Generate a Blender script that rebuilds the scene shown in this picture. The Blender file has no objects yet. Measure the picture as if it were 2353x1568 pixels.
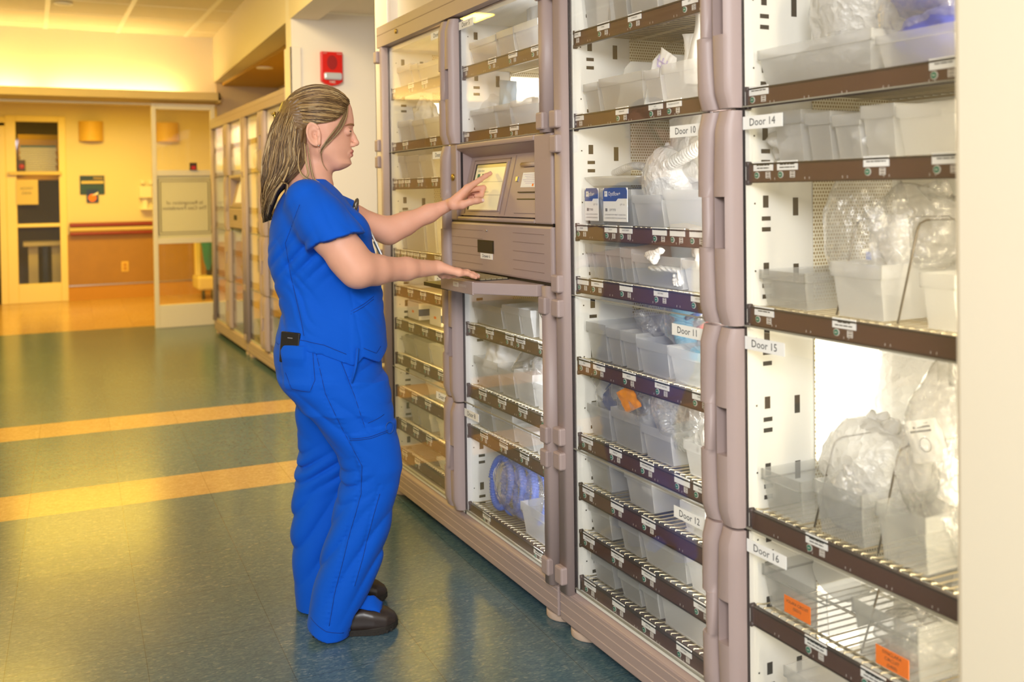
import bpy, bmesh, math, random
import numpy as np
from mathutils import Vector, Matrix

S = bpy.context.scene
COL = S.collection
R = math.radians

# ------------------------------------------------------------------ camera
YAW, PITCH, ROLL, FPX, CYP = 0.4640, 0.0175, -0.0136, 2217.9, -303.2
CZ = 1.3485
def _axes():
    cy, sy, cp, sp = math.cos(YAW), math.sin(YAW), math.cos(PITCH), math.sin(PITCH)
    f = Vector((sy*cp, cy*cp, -sp)); r = Vector((cy, -sy, 0)); u = r.cross(f)
    cr, sr = math.cos(ROLL), math.sin(ROLL)
    return r*cr+u*sr, u*cr-r*sr, f
CR, CU, CF = _axes()
cam_d = bpy.data.cameras.new('camera'); cam = bpy.data.objects.new('camera', cam_d); COL.objects.link(cam)
m = Matrix((( CR.x, CU.x, -CF.x), (CR.y, CU.y, -CF.y), (CR.z, CU.z, -CF.z))).to_4x4()
m.translation = (0, 0, CZ); cam.matrix_world = m
cam_d.sensor_width = 36.0; cam_d.lens = FPX/2353*36.0
cam_d.shift_y = CYP/2353
cam_d.clip_start = 0.05
cam_d.dof.use_dof = True; cam_d.dof.focus_distance = 2.95; cam_d.dof.aperture_fstop = 2.8
S.camera = cam

# ------------------------------------------------------------------ colour management, world, lights
S.view_settings.view_transform = 'Standard'; S.view_settings.look = 'None'
S.view_settings.gamma = 1.0; S.view_settings.use_curve_mapping = False
S.view_settings.exposure = 0.22
W = bpy.data.worlds.new('world'); S.world = W; W.use_nodes = True
bg = W.node_tree.nodes['Background']; bg.inputs['Color'].default_value = (1.0, 0.97, 0.92, 1); bg.inputs['Strength'].default_value = 0.55

def area(name, loc, rot, sx, sy, watts, color, spread=180):
    l = bpy.data.lights.new(name, 'AREA'); l.shape = 'RECTANGLE'; l.size = sx; l.size_y = sy
    l.energy = watts; l.color = color; l.spread = R(spread)
    o = bpy.data.objects.new(name, l); o.location = loc; o.rotation_euler = rot; COL.objects.link(o); return o
WARM = (1.0, 0.66, 0.07); NEU = (0.97, 0.98, 1.0)
area('ceiling_lamp', (-1.1, 3.8, 3.0), (0, 0, 0), 1.2, 0.6, 14, WARM)
area('ceiling_lamp', (0.0, 6.0, 3.0), (R(10), 0, 0), 1.8, 1.2, 56, WARM)
area('ceiling_lamp', (-0.4, 8.4, 3.0), (0, 0, 0), 1.2, 0.6, 80, WARM)
area('vestibule_lamp', (0.6, 12.3, 2.55), (0, 0, 0), 1.6, 0.8, 78, WARM)
area('flash_softbox', (-1.0, -1.3, 2.5), (R(62), 0, R(-27)), 1.5, 1.0, 135, NEU)
area('inner_room_lamp', (-0.3, 15.0, 2.55), (0, 0, 0), 0.8, 0.5, 7, WARM)  # added fill that warms the room behind the sidelight panes
area('alcove_lamp', (1.95, 8.4, 2.5), (0, 0, 0), 0.12, 1.6, 6, WARM)
area('ceiling_lamp', (0.7, 4.2, 2.95), (R(50), 0, R(-20)), 0.5, 0.5, 24, (1.0, 0.88, 0.70), 120)  # added fill, tilted to brighten the pier and wall stub
for y_, k_ in ((3.395, (1.0, 0.74, 0.28)), (2.618, NEU), (1.780, (1.0, 0.96, 0.86)), (1.02, (1.0, 0.88, 0.60))):   # unseen fill strips, added to brighten each cabinet column from inside
    area('cabinet_light', (1.475, y_, 1.06), (R(90), 0, 0), 0.03, 1.75, 8.5, k_)
for y_ in (9.4, 8.65, 7.85, 7.1): area('cabinet_light', (1.70, y_, 1.975), (0, R(-20), 0), 0.06, 0.5, 2.6, (1.0, 0.74, 0.34))  # added fills under the tops, to brighten the far cabinet interiors

# ------------------------------------------------------------------ measuring helpers: pixel of the photo -> point on a world plane
def ray(px, py): return CR*(px-1176.5) - CU*(py-784-CYP) + CF*FPX
def onX(px, py, X): r = ray(px, py); t = X/r.x; return Vector((X, r.y*t, r.z*t+CZ))
def onY(px, py, Y): r = ray(px, py); t = Y/r.y; return Vector((r.x*t, Y, r.z*t+CZ))
def onZ(px, py, Z): r = ray(px, py); t = (Z-CZ)/r.z; return Vector((r.x*t, r.y*t, Z))

# ------------------------------------------------------------------ materials
def srgb(r, g, b):
    f = lambda c: (c/255/12.92) if c/255 <= 0.04045 else ((c/255+0.055)/1.055)**2.4
    return (f(r), f(g), f(b), 1)
MATS = {}
def mat(name, col, rough=0.5, spec=0.5, metal=0.0, emit=None, es=0.0, bump=0.0, bscale=200, coat=0.0, noise=0.0, nscale=30, sss=0.0, sheen=0.0):
    m = bpy.data.materials.new(name); m.use_nodes = True; nt = m.node_tree; N = nt.nodes; L = nt.links
    b = N['Principled BSDF']; b.inputs['Base Color'].default_value = col
    b.inputs['Roughness'].default_value = rough; b.inputs['Specular IOR Level'].default_value = spec
    b.inputs['Metallic'].default_value = metal; b.inputs['Coat Weight'].default_value = coat
    if sss:
        b.inputs['Subsurface Weight'].default_value = sss; b.inputs['Subsurface Radius'].default_value = (0.02, 0.007, 0.004); b.inputs['Subsurface Scale'].default_value = 0.5
    if sheen: b.inputs['Sheen Weight'].default_value = sheen
    if emit: b.inputs['Emission Color'].default_value = emit; b.inputs['Emission Strength'].default_value = es
    tc = N.new('ShaderNodeTexCoord')
    if noise:
        n = N.new('ShaderNodeTexNoise'); n.inputs['Scale'].default_value = nscale; n.inputs['Detail'].default_value = 4
        mr = N.new('ShaderNodeMapRange'); mr.inputs['To Min'].default_value = 1-noise; mr.inputs['To Max'].default_value = 1+noise
        mx = N.new('ShaderNodeMix'); mx.data_type = 'RGBA'; mx.blend_type = 'MULTIPLY'; mx.inputs[0].default_value = 1; mx.inputs[6].default_value = col
        L.new(tc.outputs['Object'], n.inputs['Vector']); L.new(n.outputs[0], mr.inputs[0]); L.new(mr.outputs[0], mx.inputs[7]); L.new(mx.outputs[2], b.inputs['Base Color'])
    if bump:
        n2 = N.new('ShaderNodeTexNoise'); n2.inputs['Scale'].default_value = bscale; n2.inputs['Detail'].default_value = 3
        bp = N.new('ShaderNodeBump'); bp.inputs['Strength'].default_value = bump; bp.inputs['Distance'].default_value = 0.002
        L.new(tc.outputs['Object'], n2.inputs['Vector']); L.new(n2.outputs[0], bp.inputs['Height']); L.new(bp.outputs[0], b.inputs['Normal'])
    MATS[name] = m; return m
def see_through(name, col, clear, rough=0.1, gloss=0.1, fres=1.45, trans=0.5, crease=0.0):
    """thin plastic or glass: clear transmission + milky body + fresnel gloss"""
    m = bpy.data.materials.new(name); m.use_nodes = True; nt = m.node_tree; N = nt.nodes; L = nt.links
    for n in list(N): N.remove(n)
    o = N.new('ShaderNodeOutputMaterial'); t = N.new('ShaderNodeBsdfTransparent'); t.inputs[0].default_value = (1, 1, 1, 1)
    d = N.new('ShaderNodeBsdfDiffuse'); d.inputs[0].default_value = col; tl = N.new('ShaderNodeBsdfTranslucent'); tl.inputs[0].default_value = col
    mb = N.new('ShaderNodeMixShader'); mb.inputs[0].default_value = trans; L.new(d.outputs[0], mb.inputs[1]); L.new(tl.outputs[0], mb.inputs[2])
    mx = N.new('ShaderNodeMixShader'); mx.inputs[0].default_value = 1-clear; L.new(t.outputs[0], mx.inputs[1]); L.new(mb.outputs[0], mx.inputs[2])
    g = N.new('ShaderNodeBsdfGlossy'); g.inputs['Roughness'].default_value = rough; g.inputs[0].default_value = (1, 1, 1, 1)
    lw = N.new('ShaderNodeLayerWeight'); lw.inputs['Blend'].default_value = 0.5
    pw = N.new('ShaderNodeMath'); pw.operation = 'POWER'; pw.inputs[1].default_value = 4.0; L.new(lw.outputs['Facing'], pw.inputs[0])
    ml = N.new('ShaderNodeMath'); ml.operation = 'MULTIPLY_ADD'; ml.inputs[1].default_value = 0.7*gloss; ml.inputs[2].default_value = 0.035*gloss; L.new(pw.outputs[0], ml.inputs[0])
    m2 = N.new('ShaderNodeMixShader'); L.new(ml.outputs[0], m2.inputs[0]); L.new(mx.outputs[0], m2.inputs[1]); L.new(g.outputs[0], m2.inputs[2])
    if crease:   # crumpled film: sharp folds
        tc = N.new('ShaderNodeTexCoord'); v = N.new('ShaderNodeTexVoronoi'); v.feature = 'F1'; v.inputs['Scale'].default_value = 26
        nz = N.new('ShaderNodeTexNoise'); nz.inputs['Scale'].default_value = 16; nz.inputs['Detail'].default_value = 5
        L.new(tc.outputs['Object'], nz.inputs['Vector']); va = N.new('ShaderNodeMixRGB'); va.inputs[0].default_value = 0.12
        L.new(tc.outputs['Object'], va.inputs[1]); L.new(nz.outputs['Color'], va.inputs[2]); L.new(va.outputs[0], v.inputs['Vector'])
        bp = N.new('ShaderNodeBump'); bp.inputs['Strength'].default_value = crease; bp.inputs['Distance'].default_value = 0.012
        L.new(v.outputs['Distance'], bp.inputs['Height'])
        for n in (d, g): L.new(bp.outputs[0], n.inputs['Normal'])
    L.new(m2.outputs[0], o.inputs[0]); MATS[name] = m; return m

mat('cream_wall', srgb(228, 216, 192), 0.7, 0.3, bump=0.08, bscale=250)
mat('white_wall', srgb(233, 224, 210), 0.7, 0.3, bump=0.06, bscale=250)
mat('header_paint', srgb(236, 222, 196), 0.7, 0.3)
mat('ledge_paint', srgb(212, 190, 140), 0.6)
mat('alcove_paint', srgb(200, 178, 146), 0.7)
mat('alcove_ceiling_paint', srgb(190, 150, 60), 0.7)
mat('tile_ceiling', srgb(226, 214, 188), 0.9, 0.1, noise=0.06, nscale=60)
mat('grid_metal', srgb(244, 236, 214), 0.5)
mat('guard', srgb(234, 224, 210), 0.35)
mat('door_paint', srgb(240, 220, 160), 0.4)
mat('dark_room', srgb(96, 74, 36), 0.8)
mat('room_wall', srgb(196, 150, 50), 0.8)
mat('taupe', srgb(172, 152, 147), 0.42, 0.4, bump=0.12, bscale=700)
mat('taupe_dark', srgb(140, 118, 112), 0.5)
mat('recess_dark', srgb(70, 44, 34), 0.6)
mat('gasket', srgb(40, 32, 34), 0.5)
mat('cab_white', srgb(236, 234, 226), 0.45, 0.4)
mat('cab_back', srgb(236, 230, 208), 0.5, 0.4)
mat('slot', srgb(46, 40, 36), 0.6)
mat('strip', srgb(84, 54, 44), 0.35, 0.5)
mat('strip_edge', srgb(52, 36, 30), 0.4)
mat('paper', srgb(246, 245, 242), 0.6)
mat('ink', srgb(40, 38, 40), 0.6)
mat('ink_grey', srgb(120, 118, 120), 0.6)
mat('green_button', srgb(34, 120, 96), 0.4)
mat('white_print', srgb(214, 208, 200), 0.5)
mat('wire', srgb(200, 188, 160), 0.3, 0.5, metal=0.7)
mat('steel', srgb(190, 186, 182), 0.3, metal=0.9)
mat('brass', srgb(196, 164, 80), 0.3, metal=0.9)
mat('wire_dark', srgb(110, 100, 86), 0.35, metal=0.6)
mat('black', srgb(22, 20, 20), 0.4)
mat('red', srgb(206, 24, 14), 0.35)
mat('red_dark', srgb(150, 10, 8), 0.5)
mat('wood', srgb(168, 124, 48), 0.4, noise=0.12, nscale=6)
mat('rail_wood', srgb(140, 52, 22), 0.35)
mat('ochre_base', srgb(196, 140, 40), 0.5)
mat('sconce', srgb(226, 186, 90), 0.5)
mat('sign_blue', srgb(36, 62, 78), 0.4)
mat('sign_navy', srgb(28, 52, 116), 0.4)
mat('teal_print', srgb(60, 110, 130), 0.5)
mat('orange', srgb(255, 128, 14), 0.5); mat('amber', srgb(255, 158, 24), 0.5)
mat('box_white', srgb(238, 232, 222), 0.6)
mat('dark_blue', srgb(24, 50, 110), 0.5)
mat('label_blue', srgb(22, 76, 158), 0.45)
mat('sky_blue', srgb(110, 190, 222), 0.4)
mat('mid_blue', srgb(70, 110, 214), 0.4)
mat('violet_blue', srgb(72, 82, 176), 0.45)
mat('cloth_white', srgb(240, 238, 234), 0.7)
mat('silver_foil', srgb(200, 206, 214), 0.35, metal=0.3)
mat('cart_cream', srgb(226, 206, 150), 0.5)
mat('cart_blue', srgb(20, 128, 160), 0.5)
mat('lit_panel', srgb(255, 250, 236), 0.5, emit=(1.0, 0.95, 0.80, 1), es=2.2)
mat('cove_tube', srgb(255, 245, 220), 0.5, emit=(1.0, 0.80, 0.38, 1), es=34)
mat('daylight', srgb(240, 245, 255), 0.5, emit=(0.92, 0.96, 1.0, 1), es=5)
mat('led_green', srgb(60, 220, 60), 0.5, emit=(0.2, 1, 0.1, 1), es=2)
mat('led_amber', srgb(240, 180, 30), 0.5, emit=(1, 0.6, 0.05, 1), es=2)
mat('rubber_key', srgb(150, 136, 104), 0.6)
mat('pale_print', srgb(170, 190, 204), 0.5)
mat('purple_print', srgb(190, 176, 214), 0.5)
see_through('door_glass', (0.95, 0.95, 0.9, 1), 0.985, 0.01, 1.0, 1.42)
see_through('pane_glass', (0.9, 0.9, 0.8, 1), 0.97, 0.02, 0.45, 1.45)
see_through('frosted_bin', (1.0, 1.0, 0.99, 1), 0.70, 0.25, 0.6, 1.4, 0.6)
see_through('clear_bin', (0.93, 0.93, 0.90, 1), 0.80, 0.12, 0.8, 1.4, 0.5)
see_through('bag_film', (0.95, 0.94, 0.92, 1), 0.80, 0.14, 2.2, 1.5, 0.4, 1.0)
see_through('white_bag', (0.93, 0.92, 0.90, 1), 0.25, 0.22, 1.2, 1.45, 0.45, 0.9)
see_through('tube_clear', (0.92, 0.92, 0.88, 1), 0.5, 0.12, 1.5, 1.5, 0.4)
see_through('etched_glass', (0.80, 0.80, 0.74, 1), 0.12, 0.3, 0.4, 1.4, 0.4)

# ------------------------------------------------------------------ mesh helpers
class MB:
    """collects shapes into ONE mesh"""
    def __init__(s): s.v = []; s.f = []; s.m = []; s.sm = []; s.mi = 0
    def add(s, vs, fs, smooth=False):
        o = len(s.v); s.v += [tuple(v) for v in vs]; s.f += [tuple(i+o for i in f) for f in fs]
        s.m += [s.mi]*len(fs); s.sm += [smooth]*len(fs); return s
    def use(s, i): s.mi = i; return s
    def box(s, a, b, M=None):
        x0, y0, z0 = a; x1, y1, z1 = b
        vs = [Vector((x, y, z)) for z in (z0, z1) for y in (y0, y1) for x in (x0, x1)]
        if M is not None: vs = [M @ v for v in vs]
        return s.add(vs, [(0, 2, 3, 1), (4, 5, 7, 6), (0, 1, 5, 4), (2, 6, 7, 3), (0, 4, 6, 2), (1, 3, 7, 5)])
    def bar(s, p, q, w, h=None, up=(0, 0, 1)):
        p, q = Vector(p), Vector(q); d = (q-p).normalized(); h = h or w
        u = Vector(up); u = (u-d*u.dot(d)); u = u.normalized() if u.length > 1e-5 else d.orthogonal().normalized(); r = d.cross(u)
        vs = [a+r*(i*w/2)+u*(j*h/2) for a in (p, q) for (i, j) in ((-1, -1), (1, -1), (1, 1), (-1, 1))]
        return s.add(vs, [(3, 2, 1, 0), (4, 5, 6, 7), (0, 1, 5, 4), (1, 2, 6, 5), (2, 3, 7, 6), (3, 0, 4, 7)])
    def tube(s, pts, r, n=8, cap=True, smooth=True, closed=False):
        pts = [Vector(p) for p in pts]; k = len(pts); rs = r if isinstance(r, (list, tuple)) else [r]*k
        vs = []; u = None
        for i, p in enumerate(pts):
            if closed: d = pts[(i+1) % k]-pts[i-1]
            else: d = pts[min(i+1, k-1)]-pts[max(i-1, 0)]
            d = d.normalized() if d.length > 1e-9 else Vector((0, 0, 1))
            if u is None: u = d.orthogonal().normalized()
            u = u-d*u.dot(d); u = u.normalized() if u.length > 1e-6 else d.orthogonal().normalized()
            w = d.cross(u)
            vs += [p+(u*math.cos(2*math.pi*j/n)+w*math.sin(2*math.pi*j/n))*rs[i] for j in range(n)]
        fs = [(i*n+j, i*n+(j+1) % n, (i+1)*n+(j+1) % n, (i+1)*n+j) for i in range(k-1) for j in range(n)]
        if closed: fs += [((k-1)*n+j, (k-1)*n+(j+1) % n, (j+1) % n, j) for j in range(n)]
        elif cap: fs += [tuple(range(n))[::-1], tuple((k-1)*n+j for j in range(n))]
        return s.add(vs, fs, smooth)
    def cyl(s, p, q, r, n=16, r2=None): return s.tube([p, q], [r, r if r2 is None else r2], n)
    def loft(s, rings, cap=True, smooth=True, closed=True):
        n = len(rings[0]); vs = [v for r in rings for v in r]; fs = []
        for i in range(len(rings)-1):
            for j in range(n if closed else n-1):
                fs.append((i*n+j, i*n+(j+1) % n, (i+1)*n+(j+1) % n, (i+1)*n+j))
        s.add(vs, fs, smooth)
        if cap: s.add(rings[0], [tuple(range(n))[::-1]]); s.add(rings[-1], [tuple(range(n))])
        return s
    def prism(s, poly, vec, smooth=False):
        poly = [Vector(p) for p in poly]; v = Vector(vec); n = len(poly)
        return s.add(poly+[p+v for p in poly], [tuple(range(n))[::-1], tuple(range(n, 2*n))]+[(i, (i+1) % n, n+(i+1) % n, n+i) for i in range(n)], smooth)
    def quad(s, *p): return s.add(p, [tuple(range(len(p)))])
    def sphere(s, c, r, nu=16, nv=10, sc=(1, 1, 1)):
        c = Vector(c); rings = []
        vs = [c+Vector((0, 0, -r*sc[2]))]
        for i in range(1, nv):
            a = math.pi*i/nv-math.pi/2
            vs += [c+Vector((r*sc[0]*math.cos(a)*math.cos(2*math.pi*j/nu), r*sc[1]*math.cos(a)*math.sin(2*math.pi*j/nu), r*sc[2]*math.sin(a))) for j in range(nu)]
        vs.append(c+Vector((0, 0, r*sc[2]))); fs = []
        for j in range(nu): fs.append((0, 1+(j+1) % nu, 1+j)); fs.append((len(vs)-1, 1+(nv-2)*nu+j, 1+(nv-2)*nu+(j+1) % nu))
        for i in range(nv-2):
            for j in range(nu): fs.append((1+i*nu+j, 1+i*nu+(j+1) % nu, 1+(i+1)*nu+(j+1) % nu, 1+(i+1)*nu+j))
        return s.add(vs, fs, True)
    def mesh(s, name, mats):
        me = bpy.data.meshes.new(name); me.from_pydata([tuple(v) for v in s.v], [], s.f)
        me.polygons.foreach_set('material_index', s.m); me.polygons.foreach_set('use_smooth', s.sm)
        for x in (mats if isinstance(mats, (list, tuple)) else [mats]): me.materials.append(MATS[x] if isinstance(x, str) else x)
        me.update(); return me
    def build(s, name, mats, parent=None, bevel=0, loc=None):
        o = bpy.data.objects.new(name, s.mesh(name, mats)); COL.objects.link(o)
        if loc is not None: o.location = loc
        if parent is not None: o.parent = parent
        if bevel:
            b = o.modifiers.new('bevel', 'BEVEL'); b.width = bevel; b.segments = 2; b.limit_method = 'ANGLE'; b.angle_limit = R(40)
        return o
def box(name, a, b, m, parent=None, bevel=0): return MB().box(a, b).build(name, m, parent, bevel)
def inst(name, me, parent=None, loc=(0, 0, 0), rotz=0):
    o = bpy.data.objects.new(name, me); COL.objects.link(o); o.location = loc; o.rotation_euler = (0, 0, rotz)
    if parent is not None: o.parent = parent
    return o
def empty(name, loc=(0, 0, 0)):
    o = bpy.data.objects.new(name, None); COL.objects.link(o); o.location = loc; o.empty_display_size = 0.05; return o
def tag(o, label, cat, group=None, kind=None):
    o['label'] = label; o['category'] = cat
    if group: o['group'] = group
    if kind: o['kind'] = kind
    return o
def struct(o): o['kind'] = 'structure'; return o

# text as flat meshes (built-in font), cached; local x right, y up, centred
_txt = {}
def text_geo(s, size, align='CENTER'):
    k = (s, size, align)
    if k not in _txt:
        cu = bpy.data.curves.new('t', 'FONT'); cu.body = s; cu.size = size; cu.align_x = align; cu.align_y = 'CENTER'; cu.resolution_u = 2
        ob = bpy.data.objects.new('t', cu); COL.objects.link(ob)
        dg = bpy.context.evaluated_depsgraph_get(); me = bpy.data.meshes.new_from_object(ob.evaluated_get(dg))
        _txt[k] = ([v.co.copy() for v in me.vertices], [tuple(p.vertices) for p in me.polygons])
        bpy.data.objects.remove(ob); bpy.data.meshes.remove(me); bpy.data.curves.remove(cu)
    return _txt[k]
def put_text(mb, s, size, org, ex, ey, fit=None, align='CENTER'):
    """write s on the plane at org spanned by unit vectors ex (right) and ey (up)"""
    vs, fs = text_geo(s, size, align)
    if not vs: return mb
    k = 1.0
    if fit:
        w = max(v.x for v in vs)-min(v.x for v in vs)
        if w > fit: k = fit/w
    org, ex, ey = Vector(org), Vector(ex), Vector(ey)
    return mb.add([org+ex*(v.x*k)+ey*v.y for v in vs], fs)
# ================================================================== the room
XS = 1.77            # face of the bulkhead over the recess of the far cabinets
YH = 10.6            # plane of the header wall
ZC = 3.03            # main ceiling
ZB = 2.58            # underside of the bulkhead
YB = 13.95           # back wall
XL = -2.6            # left wall of the corridor

# floor: speckled teal vinyl tiles with two tan bands and a tan vestibule
def floor_mat():
    m = bpy.data.materials.new('vinyl_floor'); m.use_nodes = True; nt = m.node_tree; N = nt.nodes; L = nt.links
    b = N['Principled BSDF']; tc = N.new('ShaderNodeTexCoord'); mp = N.new('ShaderNodeMapping'); mp.vector_type = 'POINT'
    mp.inputs['Rotation'].default_value = (0, 0, R(2.2)); L.new(tc.outputs['Object'], mp.inputs[0])
    sx = N.new('ShaderNodeSeparateXYZ'); L.new(mp.outputs[0], sx.inputs[0])
    def math_(op, a, bb=None, c=None):
        n = N.new('ShaderNodeMath'); n.operation = op
        for i, v in enumerate((a, bb, c)):
            if v is None: continue
            if hasattr(v, 'is_output'): L.new(v, n.inputs[i])
            else: n.inputs[i].default_value = v
        return n.outputs[0]
    T = 0.372
    def tcell(o, off):
        u = math_('DIVIDE', math_('SUBTRACT', o, off), T); return u, math_('FRACT', u), math_('FLOOR', u)
    ux, fx, ix = tcell(sx.outputs[0], 0.165); uy, fy, iy = tcell(sx.outputs[1], 3.425)
    # speckle
    v1 = N.new('ShaderNodeTexVoronoi'); v1.inputs['Scale'].default_value = 170
    mp2 = N.new('ShaderNodeMapping'); mp2.inputs['Scale'].default_value = (0.6, 1.3, 1); L.new(mp.outputs[0], mp2.inputs[0]); L.new(mp2.outputs[0], v1.inputs['Vector'])
    n1 = N.new('ShaderNodeTexNoise'); n1.inputs['Scale'].default_value = 40; n1.inputs['Detail'].default_value = 6; L.new(mp2.outputs[0], n1.inputs['Vector'])
    hs = N.new('ShaderNodeSeparateColor'); L.new(v1.outputs['Color'], hs.inputs[0])
    sp = math_('ADD', math_('MULTIPLY', hs.outputs[0], 0.5), math_('MULTIPLY', n1.outputs[0], 0.5))
    wn = N.new('ShaderNodeTexWhiteNoise'); cb = N.new('ShaderNodeCombineXYZ'); L.new(ix, cb.inputs[0]); L.new(iy, cb.inputs[1]); L.new(cb.outputs[0], wn.inputs[0])
    sp = math_('ADD', sp, math_('MULTIPLY', math_('SUBTRACT', wn.outputs[0], 0.5), 0.10))
    def ramp(stops):
        r = N.new('ShaderNodeValToRGB'); e = r.color_ramp.elements
        e[0].position, e[0].color = stops[0]; e[1].position, e[1].color = stops[-1]
        for p, c in stops[1:-1]: x = e.new(p); x.color = c
        L.new(sp, r.inputs[0]); return r.outputs[0]
    teal = ramp([(0.25, srgb(66, 90, 103)), (0.5, srgb(77, 102, 114)), (0.7, srgb(88, 111, 119)), (0.86, srgb(124, 136, 136))])
    tan = ramp([(0.3, srgb(176, 140, 92)), (0.6, srgb(192, 156, 104)), (0.8, srgb(206, 174, 126))])
    # bands at tile rows 3 and 7, tan floor past the header
    row = lambda k: math_('COMPARE', iy, float(k), 0.25)
    far = math_('GREATER_THAN', sx.outputs[1], 10.75)
    band = math_('MAXIMUM', math_('MAXIMUM', row(3), row(7)), far)
    mx = N.new('ShaderNodeMix'); mx.data_type = 'RGBA'; L.new(band, mx.inputs[0]); L.new(teal, mx.inputs[6]); L.new(tan, mx.inputs[7])
    # joints
    ed = lambda f: math_('MINIMUM', f, math_('SUBTRACT', 1.0, f))
    j = math_('LESS_THAN', math_('MINIMUM', ed(fx), ed(fy)), 0.0035)
    mj = N.new('ShaderNodeMix'); mj.data_type = 'RGBA'; mj.blend_type = 'MULTIPLY'; mj.inputs[7].default_value = (0.55, 0.50, 0.44, 1)
    L.new(math_('MULTIPLY', j, 0.8), mj.inputs[0]); L.new(mx.outputs[2], mj.inputs[6]); L.new(mj.outputs[2], b.inputs['Base Color'])
    b.inputs['Roughness'].default_value = 0.22; b.inputs['Specular IOR Level'].default_value = 0.45
    nb = N.new('ShaderNodeTexNoise'); nb.inputs['Scale'].default_value = 5; nb.inputs['Detail'].default_value = 3; L.new(mp2.outputs[0], nb.inputs['Vector'])
    bp = N.new('ShaderNodeBump'); bp.inputs['Strength'].default_value = 0.05; bp.inputs['Distance'].default_value = 0.02
    L.new(nb.outputs[0], bp.inputs['Height']); L.new(bp.outputs[0], b.inputs['Normal'])
    MATS['floor'] = m
floor_mat()
struct(box('floor', (XL-0.1, -2.0, -0.1), (3.6, 14.6, 0.0), 'floor'))
# main ceiling: tiles with a lay-in grid
mbc = MB().box((XL, -2.0, ZC), (XS, YH, ZC+0.1))
mbc.use(1)
for k in range(9):
    x = 1.50-0.66*k
    if x > XL: mbc.box((x-0.02, -2.0, ZC-0.006), (x+0.02, YH, ZC))
for k in range(21): mbc.box((XL, YH-0.34-0.62*k-0.006, ZC-0.003), (XS, YH-0.34-0.62*k+0.006, ZC))
struct(mbc.build('ceiling', ['tile_ceiling', 'grid_metal']))
def downlight(x, y, z, label):
    t = tag(empty('ceiling_speaker', (x, y, z)), label, 'ceiling fitting')
    MB().cyl((0, 0, -0.012), (0, 0, 0), 0.075, 24).build('rim', 'grid_metal', t, 0.003)
    MB().cyl((0, 0, -0.014), (0, 0, -0.011), 0.055, 24).build('grille', 'cream_wall', t)
downlight(0.30, 9.15, ZC-0.006, 'round pale fitting set in the tiled ceiling of the corridor')
downlight(1.95, 8.9, 2.52, 'small round fitting in the dark ochre ceiling above the far cabinets')
# bulkhead over the recess
ZB = 2.55
bx = lambda y: 1.615+(y-6.55)*0.040
struct(MB().prism([(bx(-2.0), -2.0, ZB), (bx(YH), YH, ZB), (bx(YH)+0.19, YH, ZB), (bx(-2.0)+0.19, -2.0, ZB)], (0, 0, ZC+0.1-ZB)).build('trim_1', 'cream_wall'))
# recess of the far cabinets: low ceiling, rear wall, end wall
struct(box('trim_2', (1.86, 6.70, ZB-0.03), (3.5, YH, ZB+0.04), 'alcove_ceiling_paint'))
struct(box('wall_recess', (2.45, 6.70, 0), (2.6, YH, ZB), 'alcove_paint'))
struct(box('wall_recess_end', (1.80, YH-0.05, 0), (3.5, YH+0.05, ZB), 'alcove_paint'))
# pier with the fire alarm
struct(box('wall_pier', (1.617, 6.55, 0), (3.5, 6.70, ZC), 'white_wall'))
g = MB().box((1.604, 6.537, 0.1), (1.619, 6.705, 2.36)).box((1.604, 6.537, 0.1), (1.68, 6.551, 2.36))
struct(g.build('trim_3', 'guard', bevel=0.004))
# low tiled ceiling in front of the pier
mb = MB().box((1.80, -2.0, ZB+0.06), (3.5, 6.55, ZB+0.14)); mb.use(1)
for y in (5.85, 5.23): mb.box((1.80, y-0.012, ZB+0.055), (3.5, y+0.012, ZB+0.06))
mb.box((1.80, 6.51, ZB+0.05), (3.5, 6.55, ZB+0.06))
struct(mb.build('trim_4', ['tile_ceiling', 'grid_metal']))
# wall stub at the far end of the near cabinets and the panel above them
struct(box('wall_stub', (1.49, 4.20, 0), (3.5, 4.36, ZB+0.06), 'white_wall'))
g = MB().box((1.475, 4.195, 0.05), (1.492, 4.375, ZB+0.06)).box((1.475, 4.36, 0.05), (1.60, 4.375, ZB+0.06))
struct(g.build('trim_5', 'guard', bevel=0.004))
mb = MB().box((1.53, 0.9, 2.10), (1.58, 4.20, ZB+0.06))
struct(mb.build('trim_6', 'header_paint'))
struct(box('wall_right', (2.35, 0.2, 0), (2.5, 4.36, ZB+0.06), 'white_wall'))
# near end of the recess, out of focus at the picture's right edge
struct(box('wall_near', (1.27, -0.6, 0), (1.405, 1.024, ZC), 'cream_wall', bevel=0.012))
# header wall, cove ledge and its tubes
struct(box('wall_header', (XL, YH, 2.30), (1.80, YH+0.14, ZC+0.1), 'header_paint'))
led = MB().prism([(XL, YH-0.30, 2.34), (XL, YH-0.30, 2.42), (XL, YH-0.27, 2.42), (XL, YH-0.27, 2.36), (XL, YH, 2.36), (XL, YH, 2.32)], (1.795-XL, 0, 0))
led.box((1.775, YH-0.30, 2.32), (1.795, YH, 2.42))
struct(led.build('trim_7', 'ledge_paint'))
for i, (x0, x1) in enumerate(((-2.0, -0.78), (-0.62, 0.06), (0.20, 1.42))):
    t = tag(MB().cyl((x0, YH-0.13, 2.385), (x1, YH-0.13, 2.385), 0.015, 12).build('fluorescent_tube', 'cove_tube'),
        ['fluorescent tube behind the cove ledge, left end of the row', 'fluorescent tube behind the cove ledge, middle of the row', 'long fluorescent tube behind the cove ledge, nearest the glazed screen'][i], 'lamp', 'tubes in the cove')
struct(box('wall_left', (XL-0.15, -2.0, 0), (XL, 14.6, ZC), 'cream_wall'))
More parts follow.
